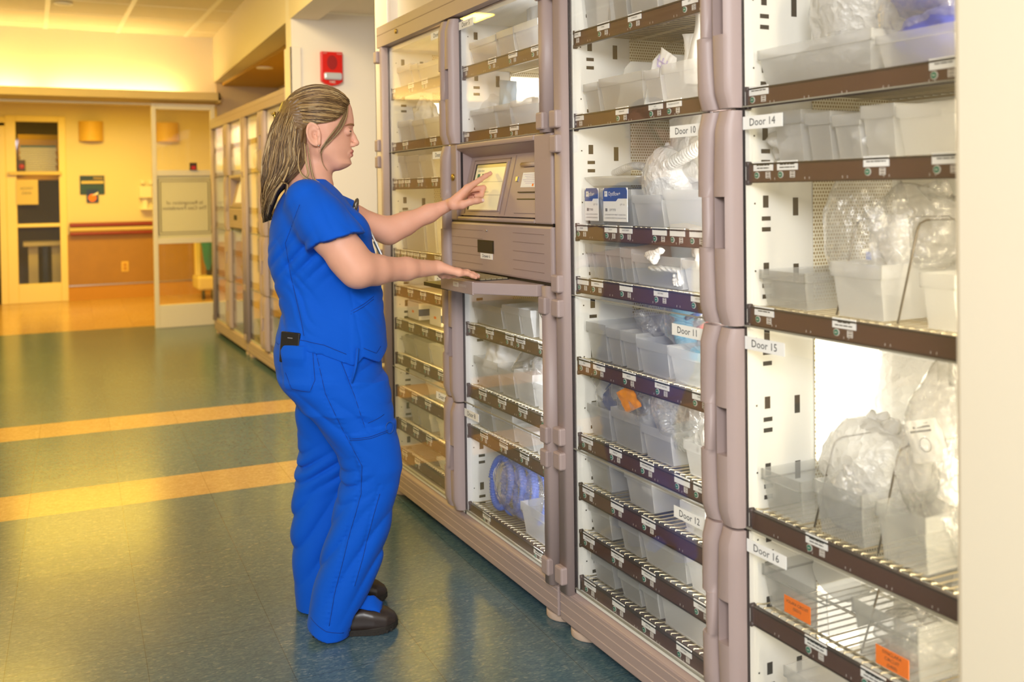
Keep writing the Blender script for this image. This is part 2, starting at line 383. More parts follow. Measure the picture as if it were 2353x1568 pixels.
# back wall with door, sidelight and openings
xd0, xg0, xg1, xd1 = -0.255, -0.135, 0.36, 0.445
bw = MB().box((xd1, YB, 0), (3.6, YB+0.12, 2.7)).box((XL, YB, 2.40), (xd1, YB+0.12, 2.7)).box((XL, YB, 0), (-1.2, YB+0.12, 2.40))
struct(bw.build('wall_back', 'cream_wall'))
struct(box('trim_8', (XL, YH+0.14, 2.62), (3.6, YB, 2.7), 'cream_wall'))
struct(box('wall_vestibule', (2.7, YH+0.05, 0), (2.8, YB, 2.7), 'cream_wall'))
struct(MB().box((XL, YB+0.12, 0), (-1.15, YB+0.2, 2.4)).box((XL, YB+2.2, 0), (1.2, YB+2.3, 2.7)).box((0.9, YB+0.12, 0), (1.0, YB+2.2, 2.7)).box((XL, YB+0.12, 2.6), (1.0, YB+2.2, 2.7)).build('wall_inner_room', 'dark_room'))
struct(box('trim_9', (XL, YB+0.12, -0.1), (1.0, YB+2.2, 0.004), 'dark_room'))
sl = struct(empty('window_1', (xg0, YB-0.03, 0)))
fr = MB()
Wd = xd1-xd0; ox = xd0-xg0
def fbox(x0, x1, z0, z1): fr.box((x0-xg0, 0, z0), (x1-xg0, 0.10, z1))
fbox(xd0, xg0, 0, 2.42); fbox(xg1, xd1, 0, 2.42); fbox(xg0, xg1, 2.345, 2.42); fbox(xg0, xg1, 0.98, 1.025); fbox(xg0, xg1, 0, 0.245)
fr.build('frame', 'door_paint', sl, 0.006)
MB().box((-0.09, -0.05, 1.655), (xg1-xg0+0.03, 0.12, 1.70)).build('sill', 'ledge_paint', sl, 0.005)
for z0, z1 in ((1.70, 2.345), (1.025, 1.655), (0.245, 0.98)): MB().box((0, 0.045, z0), (xg1-xg0, 0.055, z1)).build('pane', 'pane_glass', sl)
d3 = struct(empty('door_1', (xd0-0.5, YB-0.03, 0)))
MB().box((0.42, 0, 0), (0.5, 0.1, 2.33)).box((-0.5, 0, 2.28), (0.5, 0.1, 2.40)).box((-0.5, 0, 0), (-0.42, 0.1, 2.33)).build('frame', 'door_paint', d3, 0.006)
# room seen through the glazed sidelight
tag(box('storage_cabinet', (-0.12, YB+1.2, 1.62), (0.62, YB+1.7, 2.25), 'room_wall'), 'ochre wall cupboard seen through the top pane beside the dark doorway', 'cupboard')
t = tag(empty('paper_stack', (0.15, YB+0.55, 1.70)), 'pile of white papers behind the top pane beside the dark doorway', 'papers')
pb = MB()
for k in range(14): pb.box((-0.25+0.008*(k % 3), -0.15, 0.024*k), (0.20-0.006*(k % 4), 0.15, 0.024*k+0.018))
pb.build('sheets', 'paper', t); MB().box((-0.24, -0.15, 0.336), (0.19, 0.15, 0.36)).build('top_folder', 'teal_print', t)
tag(MB().box((-0.12, YB+0.2, 1.70), (-0.03, YB+0.3, 1.86)).use(1).sphere((-0.075, YB+0.19, 1.77), 0.035).build('drink_carton', ['recess_dark', 'red']), 'dark box with a red spot at the left end of the glazed sill', 'box')
tag(box('counter', (-0.2, YB+0.35, 1.60), (0.80, YB+1.2, 1.70), 'room_wall'), 'ochre counter inside the room behind the glazed sidelight', 'counter')
t = tag(empty('stool', (0.16, YB+0.9, 0)), 'pale table with dark centre leg behind the lowest pane of the sidelight', 'table')
MB().box((-0.24, -0.25, 0.70), (0.26, 0.25, 0.76)).build('table_top', 'cart_cream', t, 0.01)
for x in (-0.18, 0.11): MB().box((x, -0.1, 0), (x+0.12, 0.1, 0.70)).build('leg', 'cart_cream', t)
MB().box((0.0, -0.05, 0), (0.06, 0.05, 0.70)).build('leg', 'black', t)
nt_ = tag(empty('paper_notice', (-0.02, YB-0.04, 1.43)), 'cream paper notice taped on the middle pane below the sill', 'notice')
MB().box((-0.12, -0.004, -0.155), (0.13, 0, 0.165)).build('sheet', 'ledge_paint', nt_)
w_ = MB(); put_text(w_, 'ADMIT', 0.05, (0, -0.006, 0.05), (1, 0, 0), (0, 0, 1)); put_text(w_, 'DESK', 0.05, (0.0, -0.006, -0.01), (1, 0, 0), (0, 0, 1)); w_.build('printing', 'ink_grey', nt_)
# sconces
for x, lab in ((0.755, 'curved ochre wall sconce above the dark blue notice board'), (1.71, 'curved ochre wall sconce seen through the top pane of the glazed screen')):
    t = tag(empty('wall_sconce', (x, YB, 2.10)), lab, 'wall lamp', 'wall sconces')
    pr = [(0.15*math.sin(a), -0.14*math.cos(a)) for a in [R(-90+15*k) for k in range(13)]]
    o = [(0.97*p, 0.97*q) for p, q in pr][::-1]
    MB().prism([(p, q, 0) for p, q in pr+o], (0, 0, 0.26)).build('shade', 'sconce', t)
    MB().box((-0.05, -0.05, 0.04), (0.05, 0, 0.22)).build('backplate', 'sconce', t)
# dark blue board with the leaflet
t = tag(empty('notice_board', (0.757, YB-0.012, 1.52)), 'dark blue directory board on the yellow wall under the sconce', 'sign')
MB().box((-0.15, 0, -0.125), (0.15, 0.012, 0.125)).build('panel', 'sign_blue', t)
MB().box((-0.135, -0.004, 0.018), (0.14, 0, 0.055)).build('paper_strip', 'ledge_paint', t)
w_ = MB(); put_text(w_, 'MAIN', 0.05, (0.075, -0.003, 0.088), (1, 0, 0), (0, 0, 1)); w_.build('lettering', 'sconce', t)
w_ = MB()
for k in range(5): w_.box((-0.135, -0.003, -0.02-0.022*k), (0.135, 0, -0.014-0.022*k))
w_.build('lines', 'teal_print', t)
t = tag(empty('leaflet', (0.76, YB-0.022, 1.37)), 'small navy leaflet with a pale picture hanging over the board bottom edge', 'leaflet')
MB().box((-0.075, 0, -0.08), (0.07, 0.008, 0.09)).build('sheet', 'sign_navy', t)
MB().use(0).prism([(0.05*math.cos(a)-0.005, -0.002, 0.05*math.sin(a)-0.02) for a in [R(30*k) for k in range(12)]], (0, 0.002, 0)).use(1).prism([(-0.02, -0.004, 0.01), (0.07, -0.004, 0.06), (0.06, -0.004, 0.02)], (0, 0.002, 0)).build('picture', ['orange', 'paper'], t)
# sanitiser dispenser
t = tag(empty('soap_dispenser', (1.405, YB, 1.44)), 'white soap dispenser with drip tray on the wall by the screen', 'dispenser')
MB().box((-0.075, -0.1, -0.10), (0.09, 0, 0.06)).build('body', 'box_white', t, 0.01)
MB().box((-0.05, -0.09, 0.09), (-0.01, 0, 0.14)).build('pump', 'box_white', t); MB().box((0.05, -0.09, 0.08), (0.09, 0, 0.14)).build('bracket', 'box_white', t)
MB().box((-0.03, -0.05, -0.24), (0.03, 0, -0.10)).box((-0.06, -0.12, -0.26), (0.09, 0, -0.24)).build('drip_tray', 'box_white', t)
# handrail, wainscot, base, outlet
t = tag(empty('handrail', (0.47, YB, 0.94)), 'dark red wooden handrail along the yellow back wall', 'handrail')
MB().box((0, -0.09, 0.03), (2.2, -0.01, 0.085)).build('upper_rail', 'rail_wood', t, 0.01); MB().box((0, -0.08, -0.03), (2.2, -0.01, 0.02)).build('middle_rail', 'ledge_paint', t, 0.01)
MB().box((0, -0.085, -0.08), (2.2, -0.01, -0.035)).build('lower_rail', 'rail_wood', t, 0.01)
struct(MB().box((xd1, YB-0.015, 0.20), (2.7, YB, 0.87)).build('trim_10', 'wood')); struct(box('baseboard_back', (xd1, YB-0.012, 0), (2.7, YB, 0.19), 'ochre_base'))
struct(box('trim_11', (xd1, YB-0.022, 0.185), (2.7, YB, 0.20), 'steel'))
t = tag(empty('power_outlet', (1.14, YB-0.015, 0.42)), 'yellow power outlet plate on the wood panel below the handrail', 'outlet')
MB().box((-0.045, -0.008, -0.07), (0.045, 0, 0.07)).build('plate', 'sconce', t, 0.003); MB().box((-0.02, -0.012, -0.045), (0.02, -0.006, -0.005)).build('socket', 'ochre_base', t); MB().box((-0.02, -0.012, 0.005), (0.02, -0.006, 0.045)).build('socket', 'ochre_base', t)
# glazed screen beside the far cabinets
x0, x1, YP = 1.135, 1.765, 10.5
t = tag(empty('glazed_screen', (x0, YP, 0)), 'pale framed glass screen standing between the back wall and the far cabinets', 'screen')
Wp = x1-x0
f = MB().box((0, -0.03, 0), (0.045, 0.03, 2.31)).box((Wp-0.045, -0.03, 0), (Wp, 0.03, 2.31))
for a, b in ((2.25, 2.31), (1.565, 1.625), (0.865, 0.925), (0, 0.235)): f.box((0.045, -0.03, a), (Wp-0.045, 0.03, b))
f.build('frame', 'taupe_screen' if 'taupe_screen' in MATS else 'guard', t, 0.004)
for a, b, mt in ((1.625, 2.25, 'pane_glass'), (0.925, 1.565, 'etched_glass'), (0.235, 0.865, 'pane_glass')): MB().box((0.045, -0.005, a), (Wp-0.045, 0.005, b)).build('pane', mt, t)
e = MB()
for i in (0.055, 0.078):
    a, b, c, d = i, Wp-i, 0.925+i-0.02, 1.565-i+0.02
    for q in (((a, c), (b, c)), ((a, d), (b, d)), ((a, c), (a, d)), ((b, c), (b, d))):
        e.bar((q[0][0], -0.007, q[0][1]), (q[1][0], -0.007, q[1][1]), 0.005, 0.005)
put_text(e, 'In Recognition of', 0.052, (Wp/2, -0.008, 1.285), (-1, 0, 0), (0, 0, 1), 0.36); put_text(e, 'The Cass Foundation', 0.052, (Wp/2, -0.008, 1.23), (-1, 0, 0), (0, 0, 1), 0.44)
e.build('etched_lettering', 'wire_dark', t)
tag(MB().box((1.50, 10.44, 1.625), (1.57, 10.47, 1.70)).use(1).box((1.515, 10.435, 1.63), (1.555, 10.441, 1.665)).build('small_sticker_box', ['recess_dark', 'red']), 'small dark box with red front on the middle bar of the screen', 'box')
t = tag(empty('mobile_cart', (2.12, 13.3, 0)), 'cream wheeled cart with a blue bag seen through the lower pane', 'cart')
MB().box((-0.17, -0.25, 0.12), (0.35, 0.25, 0.30)).build('base', 'cart_cream', t, 0.03); MB().box((-0.17, -0.05, 0.30), (-0.10, 0.05, 1.05)).build('post', 'cart_cream', t, 0.01)
MB().box((-0.02, -0.06, 0.3), (0.05, 0.06, 0.55)).build('battery', 'black', t)
MB().loft([[Vector((-0.02+0.075*k*math.cos(a), 0.10*k*math.sin(a)-0.14, z)) for a in [R(30*i) for i in range(12)]] for z, k in ((0.38, 0.3), (0.5, 0.8), (0.75, 1.2), (1.05, 1.2))]).build('bag', 'cart_blue', t)
for x in (-0.1, 0.02, 0.28): MB().tube([(x-0.015, -0.2, 0.06), (x+0.015, -0.2, 0.06)], 0.06, 16).build('caster', 'black', t)
# fire alarm
t = tag(empty('fire_alarm', (1.889, 6.55, 2.215)), 'red fire alarm strobe on the pale pier above the woman', 'fire alarm')
kx = 0.076
pr = [(-kx, 0.12), (kx, 0.12), (kx, -0.085), (0.6*kx, -0.105), (0, -0.115), (-0.6*kx, -0.105), (-kx, -0.085)]
MB().prism([(x, -0.035, z) for x, z in pr], (0, 0.035, 0)).build('body', 'red', t, 0.006)
MB().prism([(0.036*math.cos(R(20*k)), -0.037, 0.045+0.05*math.sin(R(20*k))) for k in range(18)], (0, 0.004, 0)).build('speaker', 'red_dark', t)
MB().box((-0.06, -0.055, -0.075), (0.066, -0.03, -0.025)).build('strobe_lens', 'silver_foil', t, 0.012)
for s_, z_, sz_, x_ in (('FIRE', -0.09, 0.024, 0.0), ('ALERT', 0.108, 0.01, -0.05), ('STROBE', 0.105, 0.01, 0.05)):
    w_ = MB(); put_text(w_, s_, sz_, (x_, -0.0375, z_), (1, 0, 0), (0, 0, 1)); w_.build('lettering', 'white_print', t)
# ================================================================== supply cabinets
XF = 1.45          # front plane of the near cabinets
ZT = [1.530, 1.034, 0.572, 0.140]
def dash_text(mb, org, w, h, seed):
    rr = random.Random(seed)
    for row in (0.62, 0.30) if rr.random() < 0.8 else (0.5,):
        x = -w*0.40*rr.uniform(0.6, 1.0); e = -x
        while x < e:
            l = rr.uniform(0.10, 0.24)*w; l = min(l, e-x+0.02*w)
            mb.box((org[0], org[1]-x-l, org[2]+h*row-0.0011), (org[0]+0.0004, org[1]-x, org[2]+h*row+0.0011)); x += l+0.03*w
def shelf_label(parent, x, y, z, text, seed):
    """white card whose left (far) end is at y; two tiny lines of print"""
    w, h = 0.062, 0.0205
    mb = MB().box((x-0.002, y-w, z-h+0.004), (x, y, z+0.004)); mb.use(1)
    if text:
        ls = text.split('/')
        for i, t in enumerate(ls): put_text(mb, t.strip(), 0.0058, (x-0.0026, y-w/2, z-0.0018-0.0068*i), (0, -1, 0), (0, 0, 1), w*0.86)
    else: dash_text(mb, (x-0.0026, y-w/2, z-h+0.004), w, h, seed)
    mb.build('shelf_label', ['paper', 'ink'], parent)
_btn = {}
def buttons(parent, x, y, z):
    if not _btn:
        c = [(0, 0.0078*math.cos(R(24*k)), 0.0078*math.sin(R(24*k))) for k in range(15)]
        g = MB().prism([(-0.0015, b, d) for a, b, d in c], (0.0015, 0, 0)); g.use(1)
        g.prism([(-0.0025, b*0.8, d*0.8) for a, b, d in c], (0.001, 0, 0)); g.use(0).box((-0.0028, -0.003, -0.0008), (-0.0024, 0.003, 0.0008))
        _btn['g'] = g.mesh('take_button', ['white_print', 'green_button'])
        q = MB()
        for a, b in (((-0.007, -0.007), (0.007, -0.0056)), ((-0.007, 0.0056), (0.007, 0.007)), ((-0.007, -0.007), (-0.0056, 0.007)), ((0.0056, -0.007), (0.007, 0.007)), ((-0.0045, 0.001), (0.0045, 0.004)), ((-0.0045, -0.004), (0.0045, -0.001))):
            q.box((-0.0015, a[0], a[1]), (0, b[0], b[1]))
        _btn['s'] = q.mesh('return_button', 'white_print')
    inst('take_button', _btn['g'], parent, (x, y-0.010, z)); inst('return_button', _btn['s'], parent, (x, y-0.046, z))
def wire_shelf(parent, y0, y1, x0, x1, z, labels, seed, detail=True, strip_h=0.042):
    """wire deck (y0 near, y1 far) with the brown label rail on its front"""
    mb = MB(); zt = z-0.010
    n = max(4, int((y1-y0)/0.024))
    for i in range(n+1):
        y = y0+(y1-y0)*i/n
        if detail: mb.tube([(x0+0.008, y, z-0.020), (x0+0.010, y, z+0.001), (x0+0.03, y, z-0.004), (x1, y, zt)], 0.0021, 5)
        else: mb.bar((x0+0.01, y, zt), (x1, y, zt), 0.004)
    for xx in (x0+0.05, x0+0.19, x0+0.33, x1-0.01): mb.bar((xx, y0, zt-0.006), (xx, y1, zt-0.006), 0.005)
    sh = mb.build('shelf', 'wire', parent)
    st = MB().box((x0-0.006, y0, z-strip_h), (x0, y1, z)); st.use(1)
    st.box((x0-0.008, y0, z-0.003), (x0+0.003, y1, z+0.001)); st.box((x0-0.008, y0, z-strip_h-0.001), (x0+0.003, y1, z-strip_h+0.002))
    for zz in (z, z-strip_h): st.cyl((x0-0.010, y1, zz), (x0+0.002, y1, zz), 0.006, 10)
    st.box((x0-0.009, y1-0.003, z-strip_h), (x0+0.001, y1+0.002, z)); st.use(2)
    if detail:
        k = 0
        while y1-0.075-0.105*k > y0+0.02:
            yy = y1-0.075-0.105*k
            for d in (0, 0.013): st.box((x0-0.0064, yy-d-0.0009, z-strip_h+0.005), (x0-0.0058, yy-d, z-strip_h+0.010))
            k += 1
    st.build('label_rail', ['strip', 'strip_edge', 'white_print'], sh)
    for i, (y, t) in enumerate(labels):
        shelf_label(sh, x0-0.006, y, z, t, seed*31+i)
        buttons(sh, x0-0.006, y, z-0.026)
    return sh
def door_handle(parent, xf, y0, y1, z0, z1, side, depth=0.042, grip=True):
    """plastic edge grip of a door, y0<y1; side 'far' is the door away from the camera, 'near' the one with the pocket"""
    zs = []
    H = z1-z0; a, b = z0+0.36*H, z0+0.60*H
    N = 12
    for i in range(N+1): zs.append((z0+H*i/N, 0))
    cut = [(a-0.0005, 0), (a+0.0005, 1), (b-0.0005, 1), (b+0.0005, 0)]
    zs = sorted([q for q in zs if not (a-0.002 < q[0] < b+0.002)]+cut)
    rings = []
    T = [0, 0.03, 0.10, 0.20, 0.254, 0.256, 0.40, 0.60, 0.744, 0.746, 0.90, 0.97, 1.0] if side == 'near' else [0, 0.03, 0.10, 0.25, 0.4, 0.6, 0.75, 0.90, 0.97, 1.0]
    for z, inside in zs:
        s = (z-z0)/H; bow = 0.012*(1-(2*s-1)**2)
        lo, hi = y0, y1
        if side == 'far': lo = y0+bow; hi = y1-(0.017 if (inside and grip) else 0)
        else: hi = y1+bow-0.003
        e = min(z-z0, z1-z); tp = 1.0 if e > 0.006 else 0.72
        ring = [(xf+0.004, hi, z)]
        for t in T:
            d = depth*tp*(max(0, 1-abs(2*t-1)**3.2))**(1/2.2)
            if inside and grip and side == 'near' and 0.255 <= t <= 0.745: d = -0.024
            ring.append((xf-d, hi+(lo-hi)*t, z))
        ring.append((xf+0.004, lo, z)); rings.append([Vector(v) for v in ring])
    h = MB().loft(rings, smooth=True).build('handle', 'taupe', parent)
    es = h.modifiers.new('edges', 'EDGE_SPLIT'); es.split_angle = R(50)
    zc = b+0.035
    ys = (y0+0.018) if side == 'far' else (y1-0.018)
    ys = (y1-0.010) if side == 'far' else (y1-0.014)
    MB().sphere((xf-depth*0.72, ys, zc), 0.0065, 12, 8, (0.6, 1, 1)).build('screw', 'steel', h)
    return h
def door_label(parent, x, yc, z, s):
    mb = MB().box((x-0.0012, yc-0.064, z-0.0145), (x, yc+0.064, z+0.0145)); mb.use(1)
    put_text(mb, s, 0.024, (x-0.0016, yc, z), (0, -1, 0), (0, 0, 1), 0.10)
    mb.build('door_label', ['paper', 'ink'], parent)
def hinge(parent, x, y, z, d=0.03):
    MB().box((x-d, y-0.022, z-0.027), (x, y+0.022, z+0.027)).build('hinge', 'taupe', parent, 0.006)
def post(mb, x, y0, y1, z0, z1, d):
    pr = []
    for k in range(9):
        t = k/8; pr.append((x-d*(1-abs(2*t-1)**4)**0.5, y0+(y1-y0)*t, z0))
    mb.prism([(x+0.006, y0, z0)]+pr+[(x+0.006, y1, z0)], (0, 0, z1-z0), True)
def cabinet(name_label, yfar, ynear, xf, cols, detail=True, depth=0.52, lit=()):
    """double supply cabinet. cols: list of dict(y0,y1 glass, in0,in1 interior, side, splits, doors, shelves)"""
    t = tag(empty('supply_cabinet', (0, 0, 0)), name_label, 'cabinet')
    xb = xf+depth; ztop = 2.005
    mb = MB().box((xf+0.012, ynear, 0.10), (xb, ynear+0.018, ztop)).box((xf+0.012, yfar-0.018, 0.10), (xb, yfar, ztop)).box((xf+0.012, ynear, ztop-0.004), (xb, yfar, ztop))
    mb.build('carcass', 'taupe', t)
    inn = MB().box((xb-0.03, ynear+0.02, 0.13), (xb-0.01, yfar-0.02, ztop-0.005)).box((xf+0.01, ynear+0.018, 0.105), (xb-0.02, yfar-0.018, 0.125)).box((xf+0.01, ynear+0.018, ztop-0.02), (xb-0.02, yfar-0.018, ztop-0.005))
    for c in cols:
        inn.box((xf+0.008, c['in1'], 0.125), (xb-0.02, c['in1']+0.012, ztop-0.02)).box((xf+0.008, c['in0']-0.012, 0.125), (xb-0.02, c['in0'], ztop-0.02))
    inn.use(1)
    if detail:
        for c in cols:
            y = c['in1']
            for zz in [0.22+0.155*k for k in range(12)]:
                inn.box((xf+0.060, y-0.0006, zz), (xf+0.076, y+0.0006, zz+0.028))
                for q in (0.030, 0.055): inn.box((xf+0.056, y-0.0006, zz-q), (xf+0.082, y+0.0006, zz-q+0.010))
                if zz*100 % 2 < 1.4: inn.box((xf+0.150, y-0.0006, zz-0.02), (xf+0.166, y+0.0006, zz+0.022))
                inn.box((xf+0.034, y-0.0006, zz+0.008), (xf+0.038, y+0.0006, zz+0.012))
            for zz in [0.3+0.49*k for k in range(4)]:
                inn.box((xb-0.0306, c['in0']+0.32, zz), (xb-0.029, c['in0']+0.35, zz+0.05)); inn.box((xb-0.0306, c['in0']+0.31, zz-0.03), (xb-0.029, c['in0']+0.36, zz-0.016)); inn.box((xb-0.0306, c['in0']+0.31, zz-0.06), (xb-0.029, c['in0']+0.36, zz-0.046))
    inn.build('lining', ['cab_white', 'slot'], t)
    if detail:
        for c in cols:
            y = c['in1']
            pp = MB().box((xf+0.21, y-0.004, 0.16), (xb-0.05, y-0.002, 1.98)); pp.use(1)
            pp.build('perforated_panel', ['perforated', 'ochre_perf'], t)
            for (z0, z1) in c.get('lit', ()): MB().box((xf+0.211, y-0.009, z0), (xb-0.06, y-0.005, z1)).build('light_panel', 'lit_panel', t, 0.004)
    # base
    b = MB().box((xf-0.012, ynear+0.004, 0.034), (xb, yfar-0.004, 0.128))
    pr = [(xf-0.012, 0.128), (xf+0.012, 0.140), (xf+0.03, 0.140), (xf+0.03, 0.128)]
    b.prism([(x, ynear+0.004, z) for x, z in pr], (0, yfar-ynear-0.008, 0))
    base = b.build('base', 'taupe', t, 0.004)
    g = MB()
    for zz in (0.058, 0.086, 0.112): g.box((xf-0.0132, ynear+0.006, zz), (xf-0.0115, yfar-0.006, zz+0.0022))
    g.build('groove', 'taupe_light', base)
    MB().box((xf+0.0, ynear+0.03, 0.1405), (xf+0.02, yfar-0.03, 0.1500)).build('threshold', 'cab_white', t)
    for y in (ynear+0.075, yfar-0.075): MB().cyl((xf+0.055, y, 0), (xf+0.055, y, 0.024), 0.062, 28).cyl((xf+0.055, y, 0.02), (xf+0.055, y, 0.04), 0.03, 16).build('foot', 'foot_plastic', t, 0.004)
    # frame: posts, top rail
    for q in [q for c in cols for q in c['posts']]:
        p = MB(); post(p, xf, q[0], q[1], q[3] if len(q) > 3 else 0.13, q[4] if len(q) > 4 else ztop, q[2]); p.build('frame_post', 'taupe', t)
    rl = MB().box((xf-0.028, ynear, 2.007), (xf+0.06, yfar+0.004, 2.100)); rl.use(1); rl.box((xf-0.0286, ynear, 2.060), (xf-0.027, yfar+0.004, 2.064))
    rail = rl.build('top_rail', ['taupe', 'taupe_dark'], t, 0.003)
    if detail: MB().cyl((xf-0.034, yfar-0.26, 2.045), (xf-0.027, yfar-0.26, 2.045), 0.010, 16).build('lock', 'brass', rail)
    gk = MB()
    for c in cols: gk.box((xf-0.002, c['y1'], 0.14), (xf+0.006, c['y1']+0.008, 2.0)).box((xf-0.002, c['y0']-0.008, 0.14), (xf+0.006, c['y0'], 2.0))
    gk.build('gasket', 'gasket', t)
    # doors
    for c in cols:
        edges = [2.002]+[z for z in c['splits']]
        for i in range(len(edges)-1):
            z1, z0 = edges[i]-0.003, edges[i+1]+0.003
            if c.get('console') == i: continue
            d = MB().box((xf-0.003, c['y0'], z0), (xf+0.001, c['y1'], z1)).build('door', 'door_glass', t)
            hy0, hy1, side = c['handle']
            door_handle(d, xf, hy0, hy1, z0, z1, side, grip=True)
            ed = MB().box((xf-0.0035, c['y0'], z0), (xf+0.0015, c['y1'], z0+0.003)).build('glass_edge', 'edge_plastic', d)
            nm = c['doors'][i]
            if nm and detail:
                yc = c['y0']+0.087 if side == 'far' else c['y1']-0.068
                door_label(d, xf-0.003, yc, z1-0.028 if not c.get('lab') else z1-c['lab'], nm)
            for hz in (z1-0.012, z0+0.012) if detail else (z0,):
                hinge(d, xf-0.012 if detail else xf, c['hinge_y'], hz if not detail else (z1-0.034 if hz > (z0+z1)/2 else z0+0.034))
    k = 0
    for ci, c in enumerate(cols):
        for (z, labs) in c['shelves']:
            k += 1
            wire_shelf(t, c['in0']+0.004, c['in1']-0.003, xf+0.02, xb-0.05, ZR(z), labs, k+ci*20, detail)
    return t
def perforated():
    m = mat('perforated', srgb(236, 230, 208), 0.5); nt = m.node_tree; N = nt.nodes; L = nt.links; b = N['Principled BSDF']
    tc = [n for n in N if n.type == 'TEX_COORD'][0]; sx = N.new('ShaderNodeSeparateXYZ'); L.new(tc.outputs['Object'], sx.inputs[0])
    def M(op, a, bb=None):
        n = N.new('ShaderNodeMath'); n.operation = op
        for i, v in enumerate((a, bb)):
            if v is None: continue
            if hasattr(v, 'is_output'): L.new(v, n.inputs[i])
            else: n.inputs[i].default_value = v
        return n.outputs[0]
    p = 0.0085
    row = M('FLOOR', M('DIVIDE', sx.outputs[2], p)); u = M('ADD', M('DIVIDE', sx.outputs[0], p), M('MULTIPLY', row, 0.5))
    fu = M('SUBTRACT', M('FRACT', u), 0.5); fv = M('SUBTRACT', M('FRACT', M('DIVIDE', sx.outputs[2], p)), 0.5)
    r2 = M('ADD', M('MULTIPLY', fu, fu), M('MULTIPLY', fv, fv)); hole = M('LESS_THAN', r2, 0.10)
    mx = N.new('ShaderNodeMix'); mx.data_type = 'RGBA'; mx.inputs[6].default_value = srgb(238, 232, 210); mx.inputs[7].default_value = srgb(170, 146, 96)
    L.new(hole, mx.inputs[0]); L.new(mx.outputs[2], b.inputs['Base Color'])
perforated()
mat('taupe_light', srgb(200, 180, 170), 0.5)
mat('foot_plastic', srgb(206, 180, 160), 0.5)
mat('edge_plastic', srgb(150, 146, 132), 0.3)
mat('ochre_perf', srgb(196, 176, 126), 0.6)
XR = XF+0.014
ZR = lambda z: 1.3485+(z-1.3485)*0.9825
def LB(pts, texts=None):
    """label positions measured on the rail plane: list of (px, py)"""
    out = []
    for i, (x, y) in enumerate(pts): out.append((onX(x, y, XR).y, texts[i] if texts and i < len(texts) else None))
    return out
Rw = lambda y, xs: [(x, y) for x in xs]
def sl(x0, y0, x1, y1, xs): return [(x, y0+(y1-y0)*(x-x0)/(x1-x0)) for x in xs]
col1 = dict(y0=3.440, y1=4.115, in0=3.382, in1=4.112, handle=(3.375, 3.444, 'far'), hinge_y=4.18, splits=[1.530, 1.034, 0.572, 0.150], doors=['Door 1', 'Door 2', 'Door 3', 'Door 4'],
    posts=[(4.115, 4.160, 0.030), (4.150, 4.185, 0.012)], lit=((1.62, 1.76),),
    shelves=[(1.823, LB(Rw(200, (897.6, 939, 970)))), (1.578, LB(Rw(325, (899, 926, 989)))), (1.412, LB(Rw(410, (902, 916.6, 931, 960, 992.6)))), (1.095, LB(Rw(580, (908, 922.7, 937.3, 951.3, 967, 999.5)))),
    (0.930, LB(Rw(670, (909.5, 937.7, 966.3, 1000)))), (0.778, LB(Rw(750, (912, 940, 970.6, 1002.5)))), (0.619, LB(Rw(830, (915.7, 945, 974.6, 1007)))), (0.469, LB(Rw(910, (919.5, 947, 977.3)))), (0.320, LB(Rw(990, (923.7, 950.5, 980)))), (0.188, LB(Rw(1060, (925.4, 954))))])
col2 = dict(y0=2.652, y1=3.315, in0=2.606, in1=3.320, handle=(3.318, 3.376, 'near'), hinge_y=2.624, splits=[1.530, 1.034, 0.560, 0.150], doors=['Door 5', None, 'Door 7', 'Door 8'], console=1, lab=0.03,
    posts=[(2.596, 2.652, 0.032, 0.13, 1.056), (2.596, 2.652, 0.032, 1.532, 2.005)], lit=((1.60, 1.79),),
    shelves=[(1.826, LB(Rw(150, (1059.7, 1122.6, 1169.5, 1221.7)))), (1.577, LB(Rw(300, (1062.3, 1125.3, 1172.7)))), (0.850, LB(Rw(780, (1076.4, 1117.6, 1162.6, 1187.3, 1238)))), (0.614, LB(Rw(910, (1101.6, 1145.2, 1192, 1243.5)))),
    (0.458, LB(Rw(1020, (1105, 1148.7, 1195.6, 1247.8)))), (0.158, LB(Rw(1220, (1111, 1226.8))))])
cabA = cabinet('taupe supply cabinet with the touch screen and keyboard, in front of the woman', 4.185, 2.588, XF, [col1, col2])
